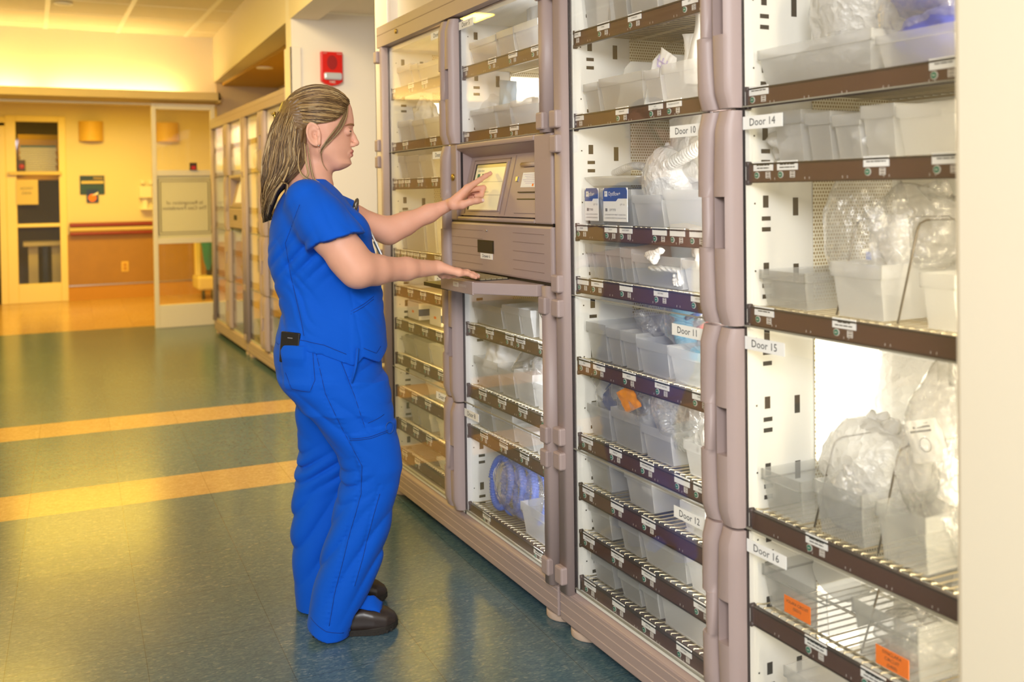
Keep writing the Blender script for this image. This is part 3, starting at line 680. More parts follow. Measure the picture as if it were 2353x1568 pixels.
col3 = dict(y0=1.845, y1=2.500, in0=1.768, in1=2.497, handle=(1.786, 1.849, 'far'), hinge_y=2.539, splits=[1.530, 1.034, 0.572, 0.150], doors=[None, 'Door 10', 'Door 11', 'Door 12'], lab=0.033,
    posts=[(2.504, 2.574, 0.024)], lit=(),
    shelves=[(1.830, LB(Rw(60, (1309.6, 1373.5, 1444.3, 1569)), ['PROBE PROVIDENT/T.ADMITTANCE', 'PAD, GECKO MANG/SMALL', 'SENSOR, ADHESIVE/FOREHEAD', 'CAPNOSTREAM DISPO/SPO'])),
    (1.579, LB(Rw(255, (1316.7, 1415.7, 1491.6, 1533)), ['VALVE IN-LINE REP/SPEAKING', 'VALVE TRACH/SPEAKING', 'ADAPTER, AIRWAY/ATT/SDR TRAY', 'CATH, MINI/THORACOSTOMY'])),
    (1.246, LB(Rw(530, (1325.5, 1390.4, 1424.7, 1500.2, 1540.4, 1585.4)), ['ADAPTER, OPTIFLOW/WIDER', 'ADAPTER, OPTIFLOW/TRACH', 'TUBING, SYSTEM 1/AUTO DROP', 'AIRWAY, SM BERMAN', 'AIRWAY, MED BERMAN', 'AIRWAY, LG BERMAN'])),
    (1.084, LB(Rw(665, (1328, 1360, 1425, 1503.4, 1588.6)), ['LIFT UNIVERSAL, 15MM', 'PLUG, DECANNULATION/UNIVERSAL', 'LF UPPER, TUBING CARB', 'SXG SET-UP WITH/HISTORIC', 'SXG SET-UP OFF/HISTORIC'])),
    (0.838, LB(Rw(870, (1332, 1364.5, 1432, 1506, 1591.5)), ['FLTR LINE, ROLL LINE/STD', 'SAMPLE STRAP/MEDIUM', 'STRAP CHIN STRAP/ADULT', 'KIT, BREATHING/CIRCUIT AIRTIME', 'VALVE, MASK/SWIVEL'])),
    (0.606, LB(Rw(1060, (1338, 1401.7, 1472, 1550.5, 1594)), ['MASK FULL FACE/NON-VENT, SMALL', 'MASK, FULL FACE/MEDIUM', 'CIRCUIT, BIPAP/DISPOSABLE 72IN', 'Trach Tie, Bariatric', 'Trach Tie, Adult/Universal'])),
    (0.452, LB(Rw(1190, (1340.8, 1405.3, 1475.6)), ['EXHALATION PORT/WHISPER', 'CONNECTOR, FLEX', 'Cannula, High Flow/Standard'])),
    (0.308, LB(Rw(1310, (1342.3, 1406, 1475.6, 1594.4)), ['FILTER, HIGH FLO/MAIN FLOW', 'ADAPTER, SWIVEL/EXH DISP', 'FILTER, VIRAL/VENTILATOR', 'CHAMBER, HF PASSOVER/COMP SET'])),
    (0.167, LB(Rw(1420, (1345, 1408.6, 1475.6, 1555)), ['CANNULA, HUDSON/XTRA SMALL', 'CLIP, NOSE', 'BITE, STYLISTIC/SEAL MD', 'ADAPTER, DOUBLE SWL/OXYGEN']))])
col4 = dict(y0=1.09, y1=1.722, in0=0.95, in1=1.727, handle=(1.722, 1.787, 'near'), hinge_y=0.93, splits=[1.530, 1.034, 0.572, 0.150], doors=[None, 'Door 14', 'Door 15', 'Door 16'], lab=0.03,
    posts=[(1.0, 1.09, 0.03)], lit=((0.70, 1.012), (0.23, 0.40)),
    shelves=[(1.579, LB(Rw(230, (1723, 2137)))), (1.406, LB(Rw(390, (1733, 1787, 1985.5, 2143)))), (1.076, LB(Rw(730, (1735.5, 1914)))), (0.600, LB(Rw(1260, (1853,)))), (0.376, LB(Rw(1500, (1851, 1979)))), (0.167, [])])
cabB = cabinet('taupe supply cabinet with Door 10 to Door 16, running out of frame at the right', 2.582, 0.87, XF, [col3, col4])
# far pair
def far_col(y0, y1, hy, side, hin, con=None):
    d = dict(y0=y0, y1=y1, in0=y0-0.07, in1=y1+0.03, handle=hy, hinge_y=hin, splits=[1.530, 1.034, 0.572, 0.150], doors=[None]*4, posts=[(y1+0.002, y1+0.05, 0.03)] if side == 'far' else [(y0-0.06, y0-0.002, 0.03)],
        shelves=[(z, []) for z in (1.826, 1.578, 0.85, 0.614, 0.458, 0.17)]+([] if con is not None else [(1.246, []), (1.084, [])]))
    if con is not None: d['console'] = con
    return d
XC = 1.635
cabC = cabinet('far supply cabinet with its own small screen, next to the glazed screen', 9.86, 8.26, XC, [far_col(9.09, 9.78, (9.02, 9.10, 'far'), 'far', 9.83), far_col(8.34, 8.92, (8.92, 9.02, 'near'), 'near', 8.30, 1)], False)
cabD = cabinet('far supply cabinet seen just behind the hair and back of the woman', 8.25, 6.73, XC, [far_col(7.62, 8.17, (7.55, 7.63, 'far'), 'far', 8.22), far_col(6.80, 7.44, (7.44, 7.54, 'near'), 'near', 6.76)], False)

# ------------------------------------------------------------------ console: screen housing, drawer and keyboard tray
def console(parent, ya, yb, xf, full=True):
    """ya near, yb far"""
    zt, zb = 1.530, 1.247
    o0, o1, oz0, oz1 = (2.700, 3.318, 1.262, 1.510) if full else (ya+0.03, yb-0.06, 1.262, 1.505)
    h = MB().box((xf-0.02, ya, zb), (xf+0.30, o0, zt)).box((xf-0.02, o1, zb), (xf+0.30, yb, zt)).box((xf-0.02, o0, oz1), (xf+0.30, o1, zt)).box((xf-0.02, o0, zb), (xf+0.30, o1, oz0))
    hs = h.build('console_housing', 'taupe', parent, 0.006)
    # slanted panel
    A = Vector((xf-0.008, 0, oz0+0.004)); B = Vector((xf+0.052, 0, oz1-0.002)); ez = (B-A).normalized(); nn = Vector((-ez.z, 0, ez.x))
    MB().prism([(A.x, o0, A.z), (B.x, o0, B.z), (B.x+0.03, o0, B.z), (A.x+0.03, o0, A.z)], (0, o1-o0, 0)).build('console_panel', 'taupe', parent)
    H = (B-A).length
    MB().prism([(xf-0.019, o0, oz1), (xf+0.06, o0, oz1), (xf+0.06, o0, oz1-0.032), (xf+0.044, o0, oz1-0.030)], (0, o1-o0, 0)).build('recess_soffit', 'taupe', parent)
    def P(y, v, n=0.0): return Vector((A.x, y, A.z))+ez*(v*H)+nn*n
    def slab(mb, y0, y1, v0, v1, n0, n1): return mb.add([P(y, v, n) for n in (n0, n1) for y, v in ((y0, v0), (y1, v0), (y1, v1), (y0, v1))], [(3, 2, 1, 0), (4, 5, 6, 7), (0, 1, 5, 4), (1, 2, 6, 5), (2, 3, 7, 6), (3, 0, 4, 7)])
    if not full:
        slab(MB(), o0+0.10, o1-0.14, 0.1, 0.88, 0.001, 0.004).build('touch_screen', 'screen_face', parent)
    else:
        # bezel, touch screen, printer
        s0, s1, v0, v1 = 3.002, 3.256, 0.085, 0.770
        bz = MB()
        for a in ((s0-0.024, s0-0.020, 0.03, 0.835), (s1+0.022, s1+0.026, 0.03, 0.835), (s0-0.024, s1+0.026, 0.82, 0.835)): slab(bz, a[0], a[1], a[2], a[3], -0.002, 0.0015)
        slab(bz, s0-0.062, s0-0.058, 0.02, 0.86, -0.002, 0.0012)
        bz.build('bezel_line', 'taupe_dark', parent)
        fr = MB(); slab(fr, s0-0.012, s0, v0-0.012, v1+0.015, 0, 0.004); slab(fr, s1, s1+0.012, v0-0.012, v1+0.015, 0, 0.004); slab(fr, s0, s1, v1, v1+0.015, 0, 0.004); slab(fr, s0, s1, v0-0.02, v0, 0, 0.004)
        fr.build('screen_frame', 'taupe', parent)
        sc = slab(MB(), s0, s1, v0, v1, 0.0005, 0.002).build('touch_screen', 'screen_face', parent)
        ui = MB(); slab(ui, s0, s1, 0.71, v1, 0.002, 0.0024); ui.use(1); slab(ui, s0, s1-0.002, 0.495, 0.499, 0.002, 0.0024); slab(ui, s0, s1-0.002, 0.30, 0.304, 0.002, 0.0024)
        ui.use(4)
        slab(ui, s1-0.010, s1, v0, v1, 0.002, 0.0028); slab(ui, s0, s1, v1-0.012, v1, 0.002, 0.0028); ui.use(2)
        for q in (0.030, 0.068): slab(ui, s1-q-0.020, s1-q, 0.56, 0.62, 0.002, 0.0025)
        ui.use(3); put_text(ui, 'Select Item', 0.012, P(s1-0.055, 0.665, 0.0027), (0, -1, 0), ez)
        put_text(ui, 'Patient List', 0.008, P(s0+0.12, 0.35, 0.0027), (0, -1, 0), ez)
        ui.build('screen_image', ['screen_bar', 'screen_line', 'green_button', 'ink_grey', 'slot'], sc)
        p0, p1 = 2.704, 2.872
        pr = MB(); slab(pr, p0, p1, 0.34, 0.675, 0, 0.006); slab(pr, p0, p1, 0.05, 0.235, 0, 0.003)
        pr.build('receipt_printer', 'taupe', parent, 0.002)
        k = MB(); k.tube([P(p0, 0.71, 0.008), P(p1, 0.71, 0.008)], 0.008, 12); k.build('printer_roll', 'taupe_light', parent)
        k = MB(); slab(k, p0, p1-0.004, 0.238, 0.250, 0, 0.0035); slab(k, p0, p1, 0.330, 0.338, 0, 0.004); k.build('card_slot', 'black', parent)
        k = MB(); slab(k, 2.744, 2.853, 0.40, 0.60, 0.006, 0.0068); k.use(1); 
        for j in range(6): slab(k, 2.752, 2.846-0.012*(j % 3), 0.570-0.024*j, 0.575-0.024*j, 0.0068, 0.0071)
        k.use(2); slab(k, 2.762, 2.772, 0.412, 0.445, 0.0068, 0.0072); k.build('instruction_card', ['paper', 'purple_print', 'orange'], parent)
        k = MB(); slab(k, 2.889, 2.903, 0.49, 0.55, 0, 0.006); k.build('latch', 'steel', parent)
        MB().cyl((xf-0.026, 3.346, 1.408), (xf-0.019, 3.346, 1.408), 0.013, 20).build('lock', 'brass', parent)
    # drawer
    d0, d1 = ya, yb
    dr = MB().box((xf-0.022, d0, 1.066), (xf+0.2, d1, 1.242)).build('drawer', 'taupe', parent, 0.008)
    MB().box((xf-0.016, d0, 1.240), (xf+0.2, d1, 1.250)).box((xf-0.014, d0, 1.058), (xf+0.2, d1, 1.068)).build('drawer_gap', 'black', parent)
    ym = (d0+d1)/2
    for (ga, gb) in ((d0+0.05, ym-0.13), (ym+0.11, d1-0.01)):
        g = MB()
        for zz in (1.095, 1.125, 1.155, 1.185, 1.214): g.box((xf-0.0228, ga, zz), (xf-0.0215, gb, zz+0.0016))
        g.build('groove', 'taupe_dark', dr)
    yc = 3.063 if full else ym
    hh = MB().box((xf-0.0235, yc-0.066, 1.137), (xf-0.0215, yc+0.066, 1.182)); hh.use(1); hh.box((xf-0.0242, yc-0.060, 1.141), (xf-0.0232, yc+0.060, 1.178)).build('pull_recess', ['black', 'slot'], dr)
    if full:
        mb = MB().box((xf-0.0235, yc-0.055, 1.116), (xf-0.022, yc+0.042, 1.136)); mb.use(1); put_text(mb, 'Drawer 6', 0.016, (xf-0.0240, yc-0.006, 1.126), (0, -1, 0), (0, 0, 1), 0.078); mb.build('drawer_label', ['paper', 'ink'], dr)
        MB().cyl((xf-0.025, yc-0.01, 1.216), (xf-0.021, yc-0.01, 1.216), 0.004, 10).build('screw', 'steel', dr)
        # keyboard tray
        top = [(xf+0.02, 2.66), (xf-0.035, 2.66), (1.281, 2.850), (1.281, 3.120), (xf-0.03, 3.385), (xf+0.02, 3.385)]
        kt = MB().prism([(x, y, 1.020) for x, y in top], (0, 0, 0.038)); kt.box((1.279, 2.850, 1.016), (1.287, 3.120, 1.060))
        tr = kt.build('keyboard_tray', 'taupe', parent, 0.003)
        kb = MB(); kb.box((1.318, 2.875, 1.0575), (1.425, 3.155, 1.0605)); kb.use(1)
        for i in range(5):
            for j in range(13):
                kb.box((1.322+0.0205*i, 2.879+0.0212*j, 1.060), (1.322+0.0205*i+0.0165, 2.879+0.0212*j+0.0170, 1.0645))
        kb.build('keyboard', ['slot', 'rubber_key'], tr)
        tx = MB().box((1.2785, 2.963, 1.034), (1.2795, 3.008, 1.050)); tx.use(1); put_text(tx, 'KEYBOARD', 0.011, (1.2778, 2.925, 1.041), (0, -1, 0), (0, 0, 1), 0.062); put_text(tx.use(2), 'TYPE', 0.011, (1.2778, 2.985, 1.042), (0, -1, 0), (0, 0, 1), 0.034)
        tx.build('lettering', ['white_print', 'white_print', 'taupe'], tr)
        MB().box((1.31, 3.13, 1.006), (1.44, 3.36, 1.020)).build('tray_rail', 'black', tr)
    return
mat('screen_face', srgb(216, 204, 150), 0.25, emit=(0.95, 0.88, 0.62, 1), es=0.22)
mat('screen_bar', srgb(214, 200, 140), 0.3); mat('screen_line', srgb(150, 150, 140), 0.3)
console(cabA, 2.584, 3.374, XF)
console(cabC, 8.335, 8.925, XC, False)
# ================================================================== contents of the near cabinets
from mathutils import noise as mnoise
XBIN = XR+0.022
ORD = ['first', 'second', 'third', 'fourth', 'fifth', 'sixth', 'seventh', 'eighth', 'ninth', 'tenth']
COLN = {1: 'Door 1 to 4 column', 2: 'Door 5 to 8 column', 3: 'Door 10 to 12 column', 4: 'Door 14 to 16 column'}
SHZ = {1: [1.823, 1.578, 1.412, 1.095, .930, .778, .619, .469, .320, .188], 2: [1.826, 1.577, .850, .614, .458, .158], 3: [1.830, 1.579, 1.246, 1.084, .838, .606, .452, .308, .167], 4: [1.579, 1.406, 1.076, .600, .376, .167]}
SHN = {1: list(range(10)), 2: [0, 1, 2, 3, 4, 5], 3: list(range(9)), 4: list(range(6))}
deck = lambda c, s: ZR(SHZ[c][s])+0.0015
INS = {1: (3.388, 4.10), 2: (2.612, 3.308), 3: (1.774, 2.485), 4: (0.96, 1.715)}
def where(c, s): return '%s shelf down, %s' % (ORD[s], COLN[c])
def bin_mesh(w, h, d, collar=0.028):
    """open plastic bin, front face at x=0, w along y, slightly tapered, with a stepped collar and rim"""
    mb = MB(); t = 0.0022; k = 0.94
    def shell(x0, x1, y, z0, z1, f0=1.0, f1=1.0):
        # four walls as thin solids
        for (a, b) in ((( x0, -y), (x0, y)), ((x1, -y), (x1, y)), ((x0, -y), (x1, -y)), ((x0, y), (x1, y))):
            c = Vector(((x0+x1)/2, 0, 0))
            pts = []
            for f, z in ((f0, z0), (f1, z1)):
                for p in (a, b):
                    q = Vector((p[0], p[1], 0)); q = c+(q-c)*f; pts.append(Vector((q.x, q.y, z)))
            n = Vector((0, 0, 0)); n = (c-Vector(((a[0]+b[0])/2, (a[1]+b[1])/2, 0))).normalized()*t
            mb.add(pts+[p+n for p in pts], [(0, 1, 3, 2), (4, 6, 7, 5), (0, 2, 6, 4), (1, 5, 7, 3), (2, 3, 7, 6), (0, 4, 5, 1)])
    zc = h-collar
    shell(0.004, d-0.004, w/2-0.004, 0.002, zc, k, 1.0)
    shell(0.0, d, w/2, zc, h)
    mb.box((0.0, -w/2, zc-0.001), (d, -w/2+0.006, zc+0.001)).box((0.0, w/2-0.006, zc-0.001), (d, w/2, zc+0.001)).box((0, -w/2, zc-0.001), (0.006, w/2, zc+0.001))
    mb.box((0.012, -w/2*k+0.004, 0.001), (d-0.012, w/2*k-0.004, 0.003))
    for s in (-1, 1): mb.box((0.0, s*w/2-0.002, zc), (0.004, s*w/2+0.002, h))
    return mb
BINS = {}
def bins(c, s, items, clear=()):
    k = 0; z = deck(c, s); n = len(items)
    for i, it in enumerate(items):
        xl, xr, yt = it[:3]
        ya, yb = onX(xl, yt, XBIN).y, onX(xr, yt, XBIN).y
        lo, hi = INS[c]
        yb = max(yb, lo); ya = min(ya, hi)
        top = onX((xl+xr)/2, yt, XBIN).z; h = max(0.05, top-z)
        h = min(h, it[4] if len(it) > 4 else 0.30)
        w = ya-yb-0.003; d = it[3] if len(it) > 3 else 0.40
        m = 'clear_bin' if i in clear else 'frosted_bin'
        o = bin_mesh(w, h, d, min(0.028, h*0.25)).build('storage_bin', m, loc=(XBIN, (ya+yb)/2, z))
        size = 'narrow' if w < 0.085 else ('wide' if w > 0.16 else 'frosted')
        pos = ORD[i] if i < n-1 or n < 3 else 'last'
        tag(o, '%s plastic bin, %s from left, %s' % (size, pos, where(c, s)), 'bin', 'plastic bins in the supply cabinets')
        BINS[(c, s, i)] = (o, (ya+yb)/2, w, h, z)
bins(1, 0, [(904, 942, 152), (943, 959, 148), (960, 1009, 142)])
bins(1, 1, [(907, 941, 279), (946, 972, 276), (974, 1011, 270)])
bins(1, 2, [(903, 929, 360), (930, 961, 358), (962, 991, 357), (993, 1013, 356)])
bins(1, 3, [(912, 925, 486), (926, 971, 484), (973, 996, 486), (998, 1016, 487)])
bins(1, 6, [(921, 951, 776), (952, 984, 784), (986, 1020, 795)])
bins(1, 7, [(978, 1031, 885)])
bins(1, 8, [(940, 958, 930), (960, 986, 946), (1002, 1034, 962)])
bins(1, 9, [(1003, 1037, 1062)])
bins(2, 0, [(1064, 1138, 92), (1140, 1178, 68), (1180, 1235, 50)])
bins(2, 1, [(1072, 1135, 250), (1137, 1170, 240), (1172, 1238, 226)])
bins(2, 2, [(1080, 1151, 700), (1153, 1191, 704), (1193, 1219, 712)])
bins(2, 3, [(1086, 1143, 826), (1145, 1179, 850), (1181, 1223, 856), (1226, 1254, 884)])
bins(2, 4, [(1090, 1128, 932), (1130, 1177, 945), (1181, 1221, 985), (1224, 1257, 1003)])
bins(2, 5, [(1196, 1262, 1172)])
bins(3, 0, [(1318, 1397, -40), (1400, 1434, -60), (1437, 1505, -80), (1508, 1600, -110)])
bins(3, 1, [(1320, 1373, 193), (1375, 1475, 172), (1478, 1517, 160), (1519, 1608, 140)])
bins(3, 2, [(1325, 1379, 434), (1381, 1450, 436), (1452, 1520, 448), (1522, 1622, 436)])
bins(3, 3, [(1327, 1360, 560), (1362, 1391, 564), (1393, 1424, 567), (1426, 1450, 572), (1452, 1564, 588), (1567, 1618, 600)])
bins(3, 4, [(1333, 1391, 742), (1393, 1424, 756), (1426, 1461, 764), (1463, 1533, 786), (1536, 1618, 806)])
bins(3, 5, [(1341, 1400, 934), (1403, 1470, 946), (1473, 1541, 985), (1570, 1622, 1020)])
bins(3, 6, [(1344, 1400, 1052), (1434, 1497, 1090), (1562, 1620, 1162)])
bins(3, 7, [(1351, 1400, 1165), (1421, 1468, 1204), (1471, 1573, 1240), (1576, 1622, 1292)])
bins(3, 8, [(1358, 1407, 1284), (1419, 1468, 1326), (1471, 1510, 1350), (1513, 1622, 1372)])
bins(4, 0, [(1722, 2002, 92), (2010, 2196, 66)])
bins(4, 1, [(1774, 1840, 254), (1849, 1907, 258), (1911, 1974, 262), (1976, 2054, 240), (2057, 2196, 236)])
bins(4, 2, [(1736, 1850, 624), (1908, 2026, 606), (2112, 2194, 630)], (0,))
bins(4, 3, [(1745, 1840, 1092), (1868, 1980, 1120), (2010, 2128, 1172)], (0, 1, 2))
bins(4, 4, [(1742, 1900, 1330), (1956, 2110, 1410)], (0, 1))
bins(4, 5, [(1800, 1900, 1560)])

# ---- soft things
def blob(c, r, seed, amp=0.25, f=2.2, flat=None, sub=4):
    """crumpled bag: sphere pushed about by ridged noise"""
    bm = bmesh.new(); bmesh.ops.create_icosphere(bm, subdivisions=sub, radius=1.0)
    off = Vector((seed*3.1, seed*1.7, seed*0.9))
    for v in bm.verts:
        n = v.co.normalized()
        a = mnoise.noise(n*f+off); b = 1-abs(mnoise.noise(n*f*2.3+off)); d = 1-abs(mnoise.noise(n*f*5.0-off))
        k = 1+amp*a+amp*0.45*(b-0.6)+amp*0.22*(d-0.6)
        v.co = Vector((n.x*r[0]*k, n.y*r[1]*k, n.z*r[2]*k))
        if flat is not None and v.co.z < -flat: v.co.z = -flat+(v.co.z+flat)*0.05
    mb = MB(); mb.add([v.co+Vector(c) for v in bm.verts], [tuple(v.index for v in f2.verts) for f2 in bm.faces], True); bm.free(); return mb
def bag(name, c, r, m, label, seed, amp=0.28, f=2.2, cat='bag', group=None, tuck=True):
    mb = blob((0, 0, 0), r, seed, amp, f, r[2]*0.82)
    if tuck:
        rr = random.Random(seed); top = []
        for k in range(3):
            p = Vector((rr.uniform(-.3, .3)*r[0], rr.uniform(-.4, .4)*r[1], r[2]*0.85)); mb.tube([p, p+Vector((rr.uniform(-.2, .2)*r[0], rr.uniform(-.3, .3)*r[1], r[2]*0.28))], [r[1]*0.22, r[1]*0.05], 7)
    return tag(mb.build(name, m, loc=(max(c[0], XBIN+0.012+r[0]*1.12), c[1], c[2]+r[2]*0.83)), label, cat, group)
def pouch(w, h, th, bend=0.0, seed=0, nu=14, nv=16):
    """flat packet standing on edge: local y = width, z = height, x = thickness; bent over at the top"""
    mb = MB(); rr = random.Random(seed)
    for sgn in (-1, 1):
        vs = []
        for j in range(nv+1):
            for i in range(nu+1):
                u, v = i/nu*2-1, j/nv
                e = (1-u**4)*(1-(2*v-1)**6)
                t = sgn*(th/2*e+0.0006)*(1+0.5*mnoise.noise(Vector((u*2.2, v*3.1, seed+sgn*0.2))))
                a = bend*max(0, v-0.55)**1.5*2.2
                x = t-math.sin(a)*v*h*0.6+0.004*mnoise.noise(Vector((u*3, v*4, seed*2.0)))
                z = v*h*math.cos(a*0.6)
                vs.append((x, u*w/2*(1-0.03*mnoise.noise(Vector((v*5, seed, 0)))), z))
        fs = []
        for j in range(nv):
            for i in range(nu):
                a = j*(nu+1)+i; q = (a, a+1, a+nu+2, a+nu+1); fs.append(q if sgn < 0 else q[::-1])
        mb.add(vs, fs, True)
    return mb
def put_pouch(name, y, x, z, w, h, th, m, label, bend=0, seed=0, rot=0, tilt=0, cat='packet'):
    o = pouch(w, h, th, bend, seed).build(name, m, loc=(x, y, z)); o.rotation_euler = (tilt, 0, rot)
    return tag(o, label, cat)
def Yp(px, py=400, X=XBIN+0.05): return onX(px, py, max(XBIN, X-0.055)).y
def corrugated(mb, pts, r, pitch=0.008):
    """ribbed hose along a polyline"""
    P = [Vector(p) for p in pts]; out = []; rs = []
    L_ = [0]
    for a, b in zip(P, P[1:]): L_.append(L_[-1]+(b-a).length)
    n = int(L_[-1]/pitch*4)
    for k in range(n+1):
        s = L_[-1]*k/n; i = 0
        while i < len(L_)-2 and L_[i+1] < s: i += 1
        t = (s-L_[i])/max(1e-6, L_[i+1]-L_[i]); out.append(P[i].lerp(P[i+1], t)); rs.append(r*(1.0 if k % 4 < 2 else 0.84))
    return mb.tube(out, rs, 10)
def ring_pts(c, R1, R2, tilt, turns=2.0, n=30, lift=0.0):
    out = []
    for k in range(int(n*turns)+1):
        a = 2*math.pi*k/n; p = Vector((0, R1*math.cos(a), R2*math.sin(a))); p.x = tilt*p.z+lift*k/n; out.append(Vector(c)+p)
    return out
# second column: foil pouch, bags, carton with handwriting, blue coiled tubing
z = deck(2, 0)
put_pouch('foil_pouch', Yp(1216, 60, 1.60), 1.58, z+0.004, 0.15, 0.30, 0.04, 'silver_foil', 'silver foil pouch standing up in the right bin at the top, Door 5', 0.5, 3)
z = deck(2, 1)
bag('supply_bag', (1.62, Yp(1112, 225, 1.62), z), (0.10, 0.085, 0.085), 'bag_film', 'clear crumpled bag in the left bin behind Door 5, above the touch screen', 2, 0.25)
put_pouch('labelled_packet', Yp(1126, 215, 1.55), 1.56, z+0.06, 0.10, 0.12, 0.02, 'pale_print', 'pale blue labelled packet leaning in the bin above the touch screen', 0.1, 4, 0.2, 0.15)
bag('supply_bag', (1.65, Yp(1205, 240, 1.65), z), (0.10, 0.10, 0.06), 'bag_film', 'dark tinted clear bag in the right bin above the touch screen', 5, 0.25)
z = deck(2, 2)
t = tag(MB().box((0, -0.030, 0.001), (0.28, 0.030, 0.190)).build('carton', 'box_white', loc=(1.505, Yp(1237, 740, 1.505), z), bevel=0.002), 'tall white carton with handwritten 485 at the right of Door 7', 'carton')
w_ = MB(); put_text(w_, '485', 0.05, (-0.001, 0.006, 0.105), (0, 0, 1), (0, 1, 0)); w_.use(1)
for k in range(4): w_.box((-0.0012, -0.024+0.005*k, 0.03+0.01*k), (0, -0.022+0.005*k, 0.12))
w_.box((-0.0012, -0.020, 0.152), (0, 0.0, 0.160))
w_.build('handwriting', ['ink', 'ink_grey'], t)
for i, (px, dz, rot) in enumerate(((1130, 0.150, 0.1), (1185, 0.155, -0.1), (1215, 0.160, 0.05))):
    o = pouch(0.13, 0.20, 0.012, 0.0, 20+i).build('folded_paper', 'cloth_white', loc=(1.50, Yp(px, 690, 1.5), z+dz)); o.rotation_euler = (0, R(84), rot)
    tag(o, ['folded printed paper lying on the bins under the keyboard tray, left one', 'folded printed paper lying on the bins under the keyboard tray, middle one', 'folded printed paper lying on the bins under the keyboard tray, beside the 485 carton'][i], 'paper')
z = deck(2, 3)
bag('supply_bag', (1.58, Yp(1132, 830, 1.58), z+0.03), (0.09, 0.095, 0.085), 'cloth_white', 'crumpled white printed bag heaped in the left bin behind Door 7', 8, 0.35, 2.8)
bag('supply_bag', (1.60, Yp(1205, 850, 1.60), z+0.02), (0.10, 0.09, 0.08), 'bag_film', 'clear shiny bag bulging above the middle bins behind Door 7', 9, 0.2)
bag('supply_bag', (1.60, Yp(1240, 868, 1.60), z+0.02), (0.10, 0.06, 0.09), 'bag_film', 'clear shiny bag in the right bin behind Door 7', 10, 0.2)
z = deck(2, 5)
t = tag(empty('tubing_bag', (1.555, Yp(1158, 1120, 1.53), z)), 'clear bag of coiled blue hoses lying on the lowest shelf, Door 8', 'bag')
for k, (dy, hue) in enumerate(((0.11, 0), (0.04, 0), (-0.03, 0), (-0.10, 0))):
    mb = MB(); corrugated(mb, ring_pts((0.012*k-0.03, dy, 0.104), 0.075, 0.088, 0.15, 1.5, 28, 0.006), 0.0125, 0.010); mb.build('hose', 'mid_blue', t)
blob((0.012, 0.0, 0.102), (0.075, 0.20, 0.108), 12, 0.10, 2.0, 0.100).build('film', 'bag_film', t)
t = tag(empty('tubing_bag', (1.60, Yp(1246, 1120, 1.60), z)), 'blue coiled hose behind the bin at the right of Door 8', 'hose')
mb = MB(); corrugated(mb, ring_pts((0.10, -0.02, 0.125), 0.05, 0.10, 0.2, 1.5, 28, 0.01), 0.013, 0.010); mb.build('hose', 'mid_blue', t)
# first column: cartons
def carton(px, py0, py1, w, x, c, s, label, stripe=None):
    z = deck(c, s); y = Yp(px, py1, x); h = 0.085 if py0 is None else py0
    t = tag(MB().box((0, -w/2, 0.001), (0.2, w/2, h)).build('carton', 'box_white', loc=(x, y, z+py1*0), bevel=0.002), label, 'carton')
    if stripe:
        MB().box((-0.001, -w/2-0.001, 0.02), (0.2, -w/2, 0.05)).build('printed_band', stripe, t)
        MB().box((-0.001, -0.01, 0.03), (0, 0.012, 0.04)).build('printed_mark', 'orange', t)
    return t
carton(933, 0.075, 730, 0.14, 1.52, 1, 5, 'white carton with dark side band, left on the sixth shelf of Door 3', 'dark_blue')
o = carton(934, 0.070, 730, 0.13, 1.53, 1, 5, 'white carton stacked on another, left on the sixth shelf of Door 3', 'dark_blue'); o.location.z += 0.077
carton(983, 0.080, 745, 0.13, 1.52, 1, 5, 'white carton with orange mark in the middle of the sixth shelf, Door 3', 'dark_blue')
carton(1013, 0.080, 750, 0.07, 1.53, 1, 5, 'narrow white carton at the right end of the sixth shelf, Door 3')
put_pouch('paper_packet', Yp(975, 650, 1.6), 1.60, deck(1, 4)+0.004, 0.16, 0.10, 0.04, 'cloth_white', 'white paper packet lying at the back of the fifth shelf, Door 3', 0.2, 6)
bag('supply_bag', (1.56, Yp(928, 640, 1.56), deck(1, 4)), (0.06, 0.05, 0.045), 'bag_film', 'small clear bag at the left of the fifth shelf, Door 3', 13, 0.2)
bag('supply_bag', (1.56, Yp(952, 258, 1.56), deck(1, 1)+0.03), (0.05, 0.06, 0.085), 'white_bag', 'rumpled pale bag poking out of the second shelf bins, Door 1', 14, 0.4)
carton(975, 0.075, 880, 0.06, 1.62, 1, 7, 'dark blue carton end behind the bin on the eighth shelf, Door 4', 'dark_blue')
for i, (s, px) in enumerate(((7, 938), (8, 935), (9, 950), (9, 985))):
    carton(px, 0.065, 900, 0.11, 1.66, 1, s, ['pale carton at the back left of the eighth shelf, Door 4', 'pale carton at the back left of the ninth shelf, Door 4', 'pale carton at the back left of the lowest shelf, Door 4', 'pale carton in the back middle of the lowest shelf, Door 4'][i])
